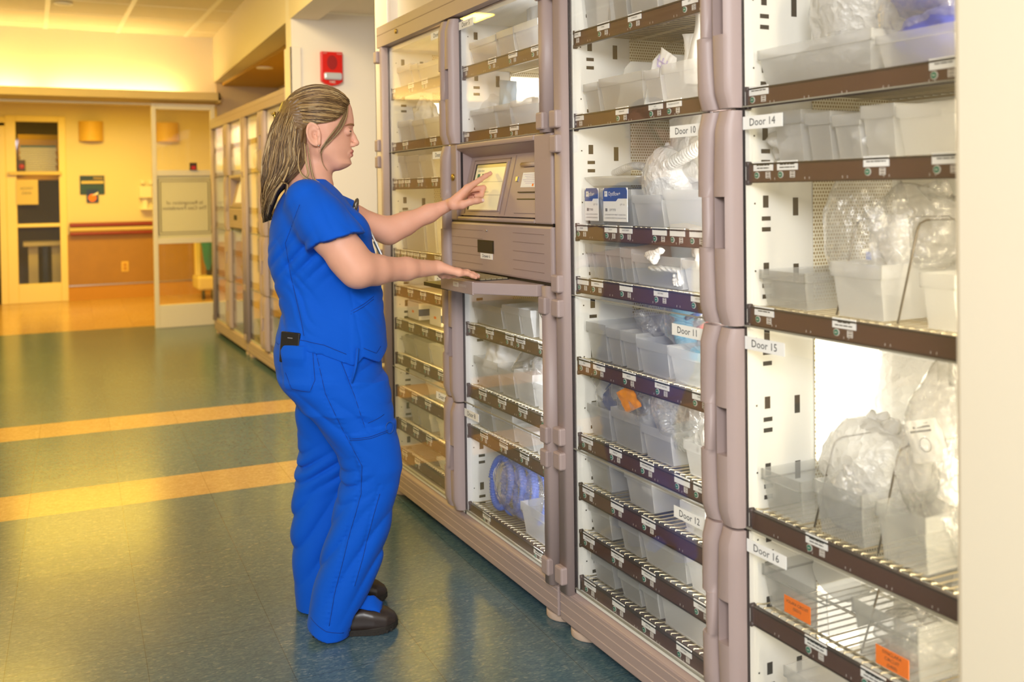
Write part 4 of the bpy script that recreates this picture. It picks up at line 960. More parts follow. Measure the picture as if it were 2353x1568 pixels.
# third column
z = deck(3, 0)
for i, (px, w, h, b, tl) in enumerate(((1345, 0.11, 0.17, 0.2, 0.2), (1378, 0.11, 0.19, 0.1, -0.1), (1420, 0.08, 0.18, 0.2, 0.1), (1470, 0.12, 0.17, 0.1, -0.2), (1550, 0.16, 0.18, 0.1, 0.1))):
    put_pouch('paper_pouch', Yp(px, 40, 1.56), 1.54+0.03*i % 0.1, z+0.005, w, h, 0.03, 'cloth_white', ['white paper pouch slanting in the left bin at the top, above Door 10', 'second white paper pouch leaning in the left bin at the top, above Door 10', 'white paper pouch in the narrow bin at the top, above Door 10', 'white paper pouch in the third bin at the top, above Door 10', 'white paper pouch in the right bin at the top, above Door 10'][i], b, 30+i, 0.1, tl)
z = deck(3, 1)
for i, (px, x) in enumerate(((1440, 1.60), (1505, 1.585))):
    y = Yp(px, 170, x); pl = []
    prof = [(0.36, 0.005), (0.36, 0.12), (0.34, 0.145), (0.02, 0.145), (0.0, 0.125), (-0.03, 0.005)]
    tag(MB().prism([(q[0], 0, q[1]) for q in prof], (0, 0.003, 0)).build('shelf_divider', 'tube_clear', loc=(x-0.06, y, z)), ['clear rounded shelf divider left of the purple pouch above Door 10', 'clear rounded shelf divider right of the purple pouch above Door 10'][i], 'divider', 'clear dividers')
o = put_pouch('zip_bag', Yp(1400, 160, 1.66), 1.68, z+0.055, 0.24, 0.12, 0.02, 'bag_film', 'clear bag with blue printed lines behind the bins above Door 10', 0.1, 40, 0, 0.15)
MB().box((-0.014, -0.10, 0.070), (-0.012, 0.10, 0.078)).box((-0.014, -0.10, 0.056), (-0.012, 0.10, 0.060)).build('printed_lines', 'sky_blue', o)
o = put_pouch('patterned_pouch', Yp(1462, 190, 1.54), 1.55, z+0.01, 0.08, 0.15, 0.02, 'cloth_white', 'white pouch with purple print slanting in the second bin above Door 10', 0.1, 41, 0, 0.5)
mb = MB()
for k in range(4): mb.box((-0.013, -0.033+0.02*k, 0.01), (-0.0115, -0.030+0.02*k, 0.13))
mb.box((-0.013, -0.035, 0.10), (-0.0115, 0.035, 0.106)).box((-0.013, -0.035, 0.115), (-0.0115, 0.035, 0.119)); mb.build('purple_print', 'purple_print', o)
put_pouch('paper_pouch', Yp(1590, 120, 1.54), 1.53, z+0.06, 0.16, 0.17, 0.04, 'cloth_white', 'large white paper pouch folded over the right bin above Door 10', 0.35, 42, 0.1, 0.35)
put_pouch('paper_pouch', Yp(1535, 140, 1.54), 1.56, z+0.05, 0.06, 0.13, 0.02, 'cloth_white', 'small white paper pouch poking up beside the large folded one above Door 10', 0.3, 43, 0.1, 0.1)
z = deck(3, 2)
for i, (k, ref, l1, l2, lab) in enumerate(((0, 'OPT980', '1x NASAL INTERFACE ADAPTER', '1x ADAPTATEUR DE INTERFACE', 'blue and white product card on the leftmost bin of Door 10'), (1, 'OPT970', '1x TRACHEOSTOMY DIRECT CONNECTION', '1x CONEXION DIRECTA DE TRAQUEOTOMIA', 'blue and white product card on the second bin of Door 10'))):
    bo, by, bw, bh, bz = BINS[(3, 2, k)]
    W_ = min(bw-0.012, 0.125); H_ = 0.096; yl = by+W_/2
    t = tag(empty('product_card', (XBIN-0.001, by, bz+0.012)), lab, 'card', 'product cards')
    MB().box((-0.0015, -W_/2, 0), (0, W_/2, H_)).build('card', 'paper', t)
    hd = [(-0.002, W_/2, H_*0.60), (-0.002, W_/2, H_-0.008), (-0.002, W_/2-0.008, H_), (-0.002, -W_/2+0.008, H_), (-0.002, -W_/2, H_-0.008), (-0.002, -W_/2, H_*0.68), (-0.002, -W_*0.12, H_*0.68), (-0.002, -W_*0.04, H_*0.60)]
    MB().prism(hd, (0.0006, 0, 0)).build('header', 'label_blue', t)
    mb = MB().box((-0.0026, W_/2-0.022, H_*0.74), (-0.002, W_/2-0.008, H_*0.90)); put_text(mb, 'Optiflow+', 0.017, (-0.0026, W_*0.02, H_*0.82), (0, -1, 0), (0, 0, 1), W_*0.5)
    mb.use(1); put_text(mb, ref, 0.010, (-0.0022, W_*0.10, H_*0.34), (0, -1, 0), (0, 0, 1)); put_text(mb, 'QTY: 20', 0.0065, (-0.0022, -W_*0.3, H_*0.5), (0, -1, 0), (0, 0, 1))
    for j, l in enumerate((l1, l2)): put_text(mb, l, 0.0055, (-0.0022, 0, H_*(0.20-0.10*j)), (0, -1, 0), (0, 0, 1), W_*0.9)
    mb.box((-0.0024, W_/2-0.022, H_*0.30), (-0.002, W_/2-0.012, H_*0.39))
    put_text(mb, 'FP', 0.010, (-0.003, W_/2-0.015, H_*0.82), (0, -1, 0), (0, 0, 1))
    mb.build('printing', ['paper', 'ink_grey'], t)
t = tag(empty('tubing_tray', (1.62, Yp(1410, 425, 1.62), z+0.115)), 'clear plastic tray with ribbed tubing above the product cards, Door 10', 'tray')
MB().loft([[Vector((0.13*k*math.cos(a), 0.17*k*math.sin(a), zz)) for a in [R(15*i) for i in range(24)]] for zz, k in ((0, 0.82), (0.02, 1.0), (0.026, 1.02), (0.028, 0.9))]).build('tray', 'tube_clear', t)
mb = MB(); corrugated(mb, [(-0.02, -0.14+0.02*k, 0.045+0.012*math.sin(k*0.4)) for k in range(12)], 0.012, 0.010); mb.build('tube', 'white_bag', t)
bag('supply_bag', (1.56, Yp(1492, 440, 1.56), z+0.045), (0.07, 0.085, 0.095), 'white_bag', 'white pleated bag spilling over the third bin of Door 10', 15, 0.22, 1.6)
t = tag(empty('wrapped_tubing', (1.56, Yp(1565, 410, 1.56), z+0.135)), 'large paper wrapped pack of ribbed tubing on the right bins of Door 10', 'packet')
o = pouch(0.30, 0.20, 0.05, 0.1, 47).build('paper_wrap', 'white_bag', t); o.rotation_euler = (R(-10), R(10), 0); o.location = (0.02, 0.0, -0.01)
mb = MB(); corrugated(mb, [(-0.03, 0.10-0.02*k, 0.028+0.006*k) for k in range(12)], 0.019, 0.011); mb.build('tube', 'white_bag', t)
z = deck(3, 3)
def rope(name, pts, r, label, loc, zs=1.0):
    mb = MB(); pts = [(p[0], p[1], p[2]*zs) for p in pts]; r = r*0.8
    for ph in (0, math.pi):
        out = []
        P = [Vector(p) for p in pts]
        for i in range(len(P)-1):
            for k in range(8):
                p = P[i].lerp(P[i+1], k/8); s = (i*8+k)*0.9+ph; out.append(p+Vector((r*0.5*math.cos(s), r*0.5*math.sin(s), r*0.5*math.sin(s))))
        mb.tube(out, r*0.7, 6)
    return tag(mb.build(name, 'cloth_white', loc=loc), label, 'cord')
y = Yp(1520, 585, 1.53)
rope('cotton_cord', [(0, 0.06, 0.135), (-0.01, 0.03, 0.145), (-0.015, 0.0, 0.15), (-0.01, -0.02, 0.165), (-0.012, 0.0, 0.15), (-0.02, 0.01, 0.125), (-0.02, 0.0, 0.115), (-0.014, -0.005, 0.14), (-0.01, 0.04, 0.12)], 0.010, 'white cotton cord tied in a bow over the fifth bin of Door 10', (XBIN-0.004, y, z), 0.62)
rope('cotton_cord', [(0, 0.07, 0.05), (0.0, 0.0, 0.052), (0, -0.06, 0.05), (0, -0.065, 0.02), (0, -0.04, 0.015), (0, -0.045, 0.04)], 0.010, 'white cotton cord lying low inside the fifth bin of Door 10', (1.500, y, z))
o = put_pouch('blue_pack', y+0.01, 1.60, z+0.01, 0.20, 0.15, 0.06, 'pale_print', 'pale blue folded pack in the cord bin of Door 10', 0.1, 50)
MB().box((-0.034, -0.07, 0.118), (-0.030, 0.03, 0.136)).build('teal_edge', 'teal_print', o)
bag('cord_bundle', (1.55, Yp(1598, 600, 1.55), z+0.06), (0.06, 0.055, 0.055), 'cloth_white', 'bundle of white braided cord heaped in the sixth bin of Door 10', 16, 0.35, 4.0, 'cord', None, False)
z = deck(3, 4)
bag('supply_bag', (1.60, Yp(1488, 745, 1.60), z+0.09), (0.08, 0.05, 0.06), 'bag_film', 'clear shiny bag poking up in the middle bins of Door 11', 17, 0.35)
t = tag(empty('tubing_bag', (1.60, Yp(1585, 795, 1.60), z+0.075)), 'bag of pale blue ribbed tubing with a red clip, right of Door 11', 'bag')
mb = MB(); corrugated(mb, ring_pts((-0.02, 0, 0.075), 0.105, 0.085, 0.3, 2.3, 32, 0.018), 0.021, 0.010); mb.build('hose', 'sky_blue', t)
MB().tube([(-0.05, 0.02, 0.085), (-0.06, -0.06, 0.11)], 0.006, 8).build('blue_strip', 'label_blue', t)
MB().tube([(-0.055, -0.03, 0.06), (-0.06, -0.09, 0.085)], 0.008, 8).build('red_clip', 'red', t)
blob((0, 0, 0.075), (0.10, 0.15, 0.095), 18, 0.12, 2.2, 0.075).build('film', 'bag_film', t)
z = deck(3, 5)
t = tag(empty('mask_bag', (1.56, Yp(1393, 925, 1.56), z+0.075)), 'bagged dark blue strap in the leftmost bin below Door 11 shelf', 'bag')
mb = MB(); n = 24
st_ = [(0.03*math.sin(k*0.26), 0.075*math.cos(k*0.26), 0.062+0.045*math.sin(k*0.26)) for k in range(n)]
for wdt in (0,): 
    vs = []; fs = []
    for k, p in enumerate(st_): vs += [Vector(p)+Vector((-0.012, 0, -0.010)), Vector(p)+Vector((0.012, 0, 0.012)), Vector(p)+Vector((0.016, 0, 0.009)), Vector(p)+Vector((-0.008, 0, -0.013))]
    for k in range(n-1):
        for j in range(4): fs.append((k*4+j, k*4+(j+1) % 4, k*4+4+(j+1) % 4, k*4+4+j))
    mb.add(vs, fs)
mb.build('strap', 'dark_blue', t); blob((0, 0, 0.055), (0.07, 0.10, 0.08), 19, 0.22, 2.4, 0.055).build('film', 'bag_film', t)
t = tag(empty('card_bag', (1.56, Yp(1462, 950, 1.56), z+0.055)), 'clear bag with a bright orange card in the second bin, Door 11', 'bag')
o = pouch(0.10, 0.065, 0.004, 0.0, 52).build('orange_card', 'amber', t); o.rotation_euler = (R(-24), R(-16), 0); o.location = (-0.066, -0.005, 0.062)
blob((0, 0, 0.075), (0.075, 0.115, 0.10), 20, 0.25, 2.2, 0.07).build('film', 'bag_film', t)
t = tag(empty('ribbed_coil', (1.55, Yp(1545, 970, 1.55), z+0.03)), 'coil of clear ribbed hose in a bag, right part of Door 11', 'hose')
mb = MB(); corrugated(mb, ring_pts((-0.02, 0, 0.115), 0.105, 0.085, 0.3, 2.2, 32, 0.02), 0.019, 0.011); mb.build('hose', 'tube_clear', t)
blob((0.0, 0, 0.115), (0.08, 0.13, 0.11), 21, 0.10, 2.0, 0.10).build('film', 'bag_film', t)
bag('supply_bag', (1.55, Yp(1612, 985, 1.55), z+0.03), (0.06, 0.05, 0.09), 'white_bag', 'pale bag behind the grip at the right of the Door 11 lower shelf', 22, 0.25)
bag('supply_bag', (1.58, Yp(1530, 1262, 1.58), deck(3, 7)+0.06), (0.07, 0.07, 0.03), 'bag_film', 'crumpled clear bag on top of the third bin, lower part of Door 12', 23, 0.4, 3.0)
bag('supply_bag', (1.56, Yp(1385, 1290, 1.56), deck(3, 8)+0.05), (0.06, 0.05, 0.04), 'bag_film', 'crumpled clear bag in the leftmost bin of the lowest shelf, Door 12', 24, 0.4, 3.0)
put_pouch('paper_packet', Yp(1452, 1110, 1.54), 1.535, deck(3, 6)+0.03, 0.05, 0.085, 0.012, 'paper', 'small white packet with a blue mark in the middle bin, Door 12', 0, 54, 0, 0.1)
# fourth column
def wire_divider(c, s, px, h, label, x0=0.02, L_=0.40):
    y = Yp(px, 600 if s < 3 else 1150, XBIN+x0); z = deck(c, s); r = 0.0022; b = 0.02
    pts = [(0.0, 0, 0.0), (0.055, 0, h-b), (0.055+b*0.4, 0, h-b*0.3), (0.055+b*1.3, 0, h), (L_-0.06, 0, h), (L_-0.02, 0, h-b), (L_, 0, 0)]
    return tag(MB().tube(pts, r, 8).build('wire_divider', 'wire_dark', loc=(XBIN+x0, y, z)), label, 'divider', 'wire dividers')
z = deck(4, 0)
bag('supply_bag', (1.66, Yp(1945, 70, 1.66), z+0.035), (0.12, 0.115, 0.13), 'white_bag', 'large white bag standing behind the left bin at the top, above Door 14', 31, 0.16, 1.6)
bag('supply_bag', (1.56, Yp(1870, 150, 1.56), z+0.004), (0.06, 0.10, 0.05), 'bag_film', 'flat clear bag inside the left bin at the top, above Door 14', 32, 0.2)
for i, (px, py, x, dz, r) in enumerate(((2120, 40, 1.66, 0.12, (0.10, 0.10, 0.09)), (2160, 110, 1.60, 0.012, (0.09, 0.12, 0.06)), (2065, 60, 1.72, 0.10, (0.08, 0.06, 0.10)))):
    bag('supply_bag', (x, Yp(px, py, x), z+dz), r, ['violet_blue', 'violet_blue', 'bag_film'][i], ['violet blue bag at the top right corner, above Door 14', 'lower violet blue bag in the right bin, above Door 14', 'clear twisted bag beside the blue ones, above Door 14'][i], 33+i, 0.25)
bag('film_wrap', (1.58, Yp(2130, 80, 1.58), z+0.03), (0.10, 0.16, 0.13), 'bag_film', 'clear wrinkled film around the violet blue bags, above Door 14', 37, 0.2)
for i, px in enumerate((1815, 2010)):
    bag('supply_bag', (1.60, Yp(px, 330, 1.60), deck(4, 1)+0.004), (0.10, 0.06, 0.05), 'white_bag', ['pale bag low in the leftmost bin of Door 14', 'pale bag low in the fourth bin of Door 14'][i], 38+i, 0.3)
z = deck(4, 2)
bag('supply_bag', (1.58, Yp(1935, 520, 1.58), z+0.05), (0.09, 0.085, 0.15), 'bag_film', 'tall clear shiny bag at the left behind Door 14, lower shelf', 41, 0.18, 1.8)
o = put_pouch('clear_wrapper', Yp(1985, 570, 1.58), 1.60, z+0.04, 0.10, 0.17, 0.06, 'white_bag', 'milky packet with blue print beside the tall bag, Door 14', 0.1, 56)
MB().box((-0.035, 0.01, 0.06), (-0.033, 0.035, 0.064)).box((-0.035, 0.02, 0.075), (-0.033, 0.033, 0.092)).build('printing', 'label_blue', o)
bag('supply_bag', (1.66, Yp(2080, 480, 1.66), z+0.10), (0.11, 0.10, 0.09), 'bag_film', 'loose clear bag at the back right of Door 14, lower shelf', 42, 0.3, 2.0)
wire_divider(4, 2, 1905, 0.20, 'thin wire divider left of the middle bin, Door 14'); wire_divider(4, 2, 2045, 0.20, 'thin wire divider right of the middle bin, Door 14')
z = deck(4, 3)
for i, (px, py, x, dz, r, m) in enumerate(((1975, 960, 1.64, 0.04, (0.10, 0.12, 0.105), 'white_bag'), (2065, 930, 1.83, 0.08, (0.09, 0.12, 0.17), 'white_bag'), (2150, 980, 1.62, 0.02, (0.10, 0.10, 0.20), 'bag_film'), (1905, 1060, 1.55, 0.01, (0.05, 0.05, 0.07), 'bag_film'))):
    bag('supply_bag', (x, Yp(px, py, x), z+dz), r, m, ['big pale bag heaped in the middle behind Door 15', 'big pale bag at the back right behind Door 15', 'tall clear bag at the right edge behind Door 15', 'small clear bag at the left behind Door 15'][i], 44+i, 0.22, 1.8)
o = put_pouch('printed_packet', Yp(2110, 975, 1.60), 1.585, z+0.19, 0.075, 0.085, 0.01, 'cloth_white', 'white packet with black print and circle mark, upper right of Door 15', 0.3, 58, 0.2, -0.3)
mb = MB()
for k in range(3): mb.box((-0.0085, -0.02, 0.060+0.008*k), (-0.007, 0.025-0.008*k, 0.064+0.008*k))
mb.tube([(-0.008, 0.012*math.cos(R(30*k)), 0.035+0.014*math.sin(R(30*k))) for k in range(12)], 0.0008, 5, closed=True); mb.build('printing', 'ink_grey', o)
o = put_pouch('printed_packet', Yp(2160, 1020, 1.56), 1.55, z+0.13, 0.085, 0.09, 0.02, 'cloth_white', 'white packet with a circle mark at the right edge of Door 15', 0.1, 59, 0.1, 0.2)
mb = MB().tube([(-0.0135, 0.014*math.cos(R(30*k)), 0.05+0.016*math.sin(R(30*k))) for k in range(12)], 0.0008, 5, closed=True); mb.build('printing', 'ink_grey', o)
wire_divider(4, 3, 1855, 0.185, 'bent wire divider at the left behind Door 15'); wire_divider(4, 3, 2000, 0.205, 'bent wire divider at the right behind Door 15')
z = deck(4, 4)
t = tag(MB().loft([[Vector((x, 0.075*k*math.cos(a), 0.05+0.05*k*math.sin(a))) for a in [R(20*i) for i in range(18)]] for x, k in ((0, 1.0), (0.03, 0.95), (0.07, 0.7), (0.10, 0.3))]).build('breathing_mask', 'tube_clear', loc=(1.62, Yp(1880, 1340, 1.62), z+0.02)), 'clear round mask lying in the left bin of Door 16', 'mask')
for i, (k, rows, lab) in enumerate(((0, ('VOLARA CIRCUIT', '(5021)'), 'orange card on the left clear bin of Door 16'), (1, ('SYNCLARA', 'CIRCUIT', '(5400)'), 'orange card on the right clear bin of Door 16'))):
    bo, by, bw, bh, bz = BINS[(4, 4, k)]
    pc = onX((1832, 2050)[i], (1401, 1521)[i], XBIN-0.002)
    t = tag(empty('orange_card', (XBIN-0.0015, pc.y, pc.z)), lab, 'card')
    MB().box((-0.0012, -0.040, -0.019), (0, 0.040, 0.019)).build('card', 'orange', t)
    mb = MB()
    for j, l in enumerate(rows): put_text(mb, l, 0.0095, (-0.0016, 0, (0.008 if len(rows) == 2 else 0.0115)-0.0115*j-0.0*j), (0, -1, 0), (0, 0, 1), 0.068)
    mb.build('printing', 'ink', t)
wire_divider(4, 4, 1960, 0.15, 'straight wire divider between the clear bins of Door 16')
bag('supply_bag', (1.62, Yp(2090, 1500, 1.62), z+0.004), (0.12, 0.08, 0.05), 'bag_film', 'clear shiny bag lying in the right bin of Door 16', 49, 0.25)

# ---- far cabinets: bins behind the glass, white bags added for a reflective patch
for (cab, cols_) in (('beside the screen', ((9.06, 9.80, 'left'), (8.30, 8.94, 'right'))), ('behind the woman', ((7.58, 8.19, 'left'), (6.77, 7.46, 'right')))):
    for (ya, yb, side) in cols_:
        for k, zz in enumerate((1.826, 1.578, 0.85, 0.614, 0.458, 0.17)):
            if k == 1 and not (side == 'right' and cab.startswith('behind')): continue
            w = (yb-ya)*(0.40+0.09*((k*7+len(side)) % 4)); h = 0.10+0.012*(k % 3)
            o = bin_mesh(w, h, 0.36, 0.025).build('storage_bin', 'frosted_bin', loc=(XC+0.05, ya+0.05+w/2+0.1*(k % 2), ZR(zz)+0.002))
            tag(o, 'pale bin, %s shelf, %s half of the far cabinet %s' % (ORD[k], side, cab), 'bin', 'bins in the far cabinets')
for i, (px, x) in enumerate(((512, 1.74), (545, 1.74), (575, 1.74))):  # white bag shapes stand in for a bright reflective patch
    y = onX(px, 370, 1.68).y
    bag('supply_bag', (x, y, ZR(1.578)+0.002), (0.07, 0.16, 0.10), 'cloth_white', ['bright white bag in the far cabinet by the screen, left door', 'bright white bag in the far cabinet by the screen, right door above its screen', 'bright white bag in the far cabinet behind the woman, left door'][i], 70+i, 0.12)
# ================================================================== the woman
# figure frame: x = towards the cabinets across the view, y = away from the camera, z up
TH = R(15.8); PO = Vector((0.88, 2.97, 0.0))
HX = Vector((math.cos(TH), -math.sin(TH), 0)); DY = Vector((math.sin(TH), math.cos(TH), 0))
def pl(px, py, d=0.0):
    r = ray(px, py); c = Vector((0, 0, CZ)); t = (d+PO.dot(DY)-c.dot(DY))/r.dot(DY); p = c+r*t-PO
    return Vector((p.dot(HX), d, p.z))
def to_world(v): return PO+HX*v[0]+DY*v[1]+Vector((0, 0, v[2]))
def to_local(w): p = Vector(w)-PO; return Vector((p.dot(HX), p.dot(DY), p.z))

# ---- distance fields (numpy) and surface nets
def smin(a, b, k):
    h = np.maximum(k-np.abs(a-b), 0)/k; return np.minimum(a, b)-h*h*k*0.25
def smax(a, b, k): return -smin(-a, -b, k)
def cap(P, a, b, ra, rb):
    a = np.array(a, np.float32); b = np.array(b, np.float32); d = b-a; L2 = float(d@d)+1e-12
    t = np.clip(((P[0]-a[0])*d[0]+(P[1]-a[1])*d[1]+(P[2]-a[2])*d[2])/L2, 0, 1)
    return np.sqrt((P[0]-a[0]-t*d[0])**2+(P[1]-a[1]-t*d[1])**2+(P[2]-a[2]-t*d[2])**2)-(ra+(rb-ra)*t)
def chain(P, pts, rs, k=0.01):
    o = None
    for i in range(len(pts)-1):
        c = cap(P, pts[i], pts[i+1], rs[i], rs[i+1]); o = c if o is None else smin(o, c, k)
    return o
def ell(P, c, r):
    q = np.sqrt(((P[0]-c[0])/r[0])**2+((P[1]-c[1])/r[1])**2+((P[2]-c[2])/r[2])**2); return (q-1)*min(r)
def tab(z, zs, vs): return np.interp(z, zs, vs)
def loft(P, rows, ex=2.3):
    """rows: (z, xback, xfront, ycentre, yhalf), z ascending"""
    rows = sorted(rows); zs = [r[0] for r in rows]; z = P[2]
    # smooth interpolation on a dense table
    zz = np.linspace(zs[0], zs[-1], 160); T = []
    for c in range(1, 5):
        v = np.interp(zz, zs, [r[c] for r in rows]); k = np.ones(9)/9; v = np.convolve(np.pad(v, 4, 'edge'), k, 'valid'); T.append(v)
    xb, xf, yc, yh = [np.interp(z, zz, v) for v in T]
    xc = (xb+xf)/2; xh = np.maximum((xf-xb)/2, 0.004)
    q = (np.abs((P[0]-xc)/xh)**ex+np.abs((P[1]-yc)/yh)**ex)**(1/ex)
    d = (q-1)*np.minimum(xh, yh)
    return np.maximum(d, np.maximum(zs[0]-z, z-zs[-1]))
def nets(f, lo, hi, h):
    """naive surface nets: (verts, quads)"""
    n = [int(math.ceil((hi[i]-lo[i])/h))+1 for i in range(3)]
    ax = [lo[i]+h*np.arange(n[i], dtype=np.float32) for i in range(3)]
    P = np.meshgrid(*ax, indexing='ij'); F = f(P).astype(np.float32); del P
    I = F < 0
    c = [I[i:n[0]-1+i, j:n[1]-1+j, k:n[2]-1+k] for i in (0, 1) for j in (0, 1) for k in (0, 1)]
    s = sum(x.astype(np.int8) for x in c); act = (s > 0) & (s < 8)
    idx = np.full(act.shape, -1, np.int64); A = np.argwhere(act); idx[act] = np.arange(len(A))
    acc = np.zeros((len(A), 3)); cnt = np.zeros(len(A))
    off = [(i, j, k) for i in (0, 1) for j in (0, 1) for k in (0, 1)]
    for a in range(8):
        for b in range(a+1, 8):
            o, p = off[a], off[b]
            if sum(abs(o[i]-p[i]) for i in range(3)) != 1: continue
            fa = F[A[:, 0]+o[0], A[:, 1]+o[1], A[:, 2]+o[2]]; fb = F[A[:, 0]+p[0], A[:, 1]+p[1], A[:, 2]+p[2]]
            m = (fa < 0) != (fb < 0); t = fa[m]/(fa[m]-fb[m])
            oo = np.array(o, float); dd = np.array(p, float)-oo
            acc[m] += oo+t[:, None]*dd; cnt[m] += 1
    V = (A+acc/cnt[:, None])*h+np.array(lo)
    Q = []
    for d in range(3):
        u, v = (d+1) % 3, (d+2) % 3
        a = [slice(1, -1)]*3; a[d] = slice(0, -1); b = list(a); b[d] = slice(1, None)
        ch = I[tuple(a)] != I[tuple(b)]; E_ = np.argwhere(ch)
        base = [1, 1, 1]; base[d] = 0; E_ = E_+np.array(base)
        ins = I[E_[:, 0], E_[:, 1], E_[:, 2]]
        du = np.eye(3, dtype=int)[u]; dv = np.eye(3, dtype=int)[v]
        q = [E_, E_-du, E_-du-dv, E_-dv]
        ok = np.ones(len(E_), bool)
        for x in q:
            for i in range(3): ok &= (x[:, i] >= 0) & (x[:, i] < act.shape[i])
        q = [x[ok] for x in q]; ins = ins[ok]
        id4 = np.stack([idx[x[:, 0], x[:, 1], x[:, 2]] for x in q], 1)
        id4[~ins] = id4[~ins][:, ::-1]; Q.append(id4)
    return V, np.concatenate(Q)
def relax(V, Q, n=1, w=0.5):
    for _ in range(n):
        a = np.zeros_like(V); c = np.zeros(len(V))
        for i in range(4):
            for j in (1, 3): np.add.at(a, Q[:, i], V[Q[:, (i+j) % 4]]); np.add.at(c, Q[:, i], 1)
        V = V*(1-w)+w*a/np.maximum(c, 1)[:, None]
    return V
def np_obj(name, parts, mats, parent, smooth=True, matid=None):
    Vs, Qs, o = [], [], 0
    for V, Q in parts: Vs.append(V); Qs.append(Q+o); o += len(V)
    V = np.concatenate(Vs); Q = np.concatenate(Qs)
    me = bpy.data.meshes.new(name); me.from_pydata(V.tolist(), [], Q.tolist()); me.update()
    if smooth: me.polygons.foreach_set('use_smooth', [True]*len(me.polygons))
    for x in (mats if isinstance(mats, (list, tuple)) else [mats]): me.materials.append(MATS[x])
    if matid is not None: me.polygons.foreach_set('material_index', matid(V, Q).astype(int).tolist())
    ob = bpy.data.objects.new(name, me); COL.objects.link(ob)
    if parent is not None: ob.parent = parent
    return ob

mat('skin', srgb(228, 170, 144), 0.48, 0.35, sss=0.12, noise=0.05, nscale=18)
mat('lip', srgb(206, 128, 116), 0.42, 0.4, sss=0.1)
mat('nail', srgb(240, 206, 194), 0.25, 0.5)
mat('eye_white', srgb(190, 176, 168), 0.3); mat('iris', srgb(70, 90, 96), 0.2); mat('lash', srgb(44, 30, 24), 0.6); mat('brow', srgb(150, 104, 66), 0.7)
mat('scrub', srgb(2, 86, 204), 0.78, 0.18, bump=0.25, bscale=900, sheen=0.05)
mat('scrub_stitch', srgb(0, 48, 132), 0.8)
mat('hair_a', srgb(84, 60, 34), 0.42, 0.5); mat('hair_b', srgb(122, 92, 56), 0.42, 0.5, noise=0.25, nscale=90); mat('hair_c', srgb(174, 140, 90), 0.38, 0.5); mat('hair_d', srgb(206, 180, 132), 0.36, 0.5)
mat('clog', srgb(52, 42, 38), 0.34, 0.5); mat('clog_sole', srgb(40, 34, 28), 0.6)

px = lambda x, y, d=0.0: tuple(pl(x, y, d))
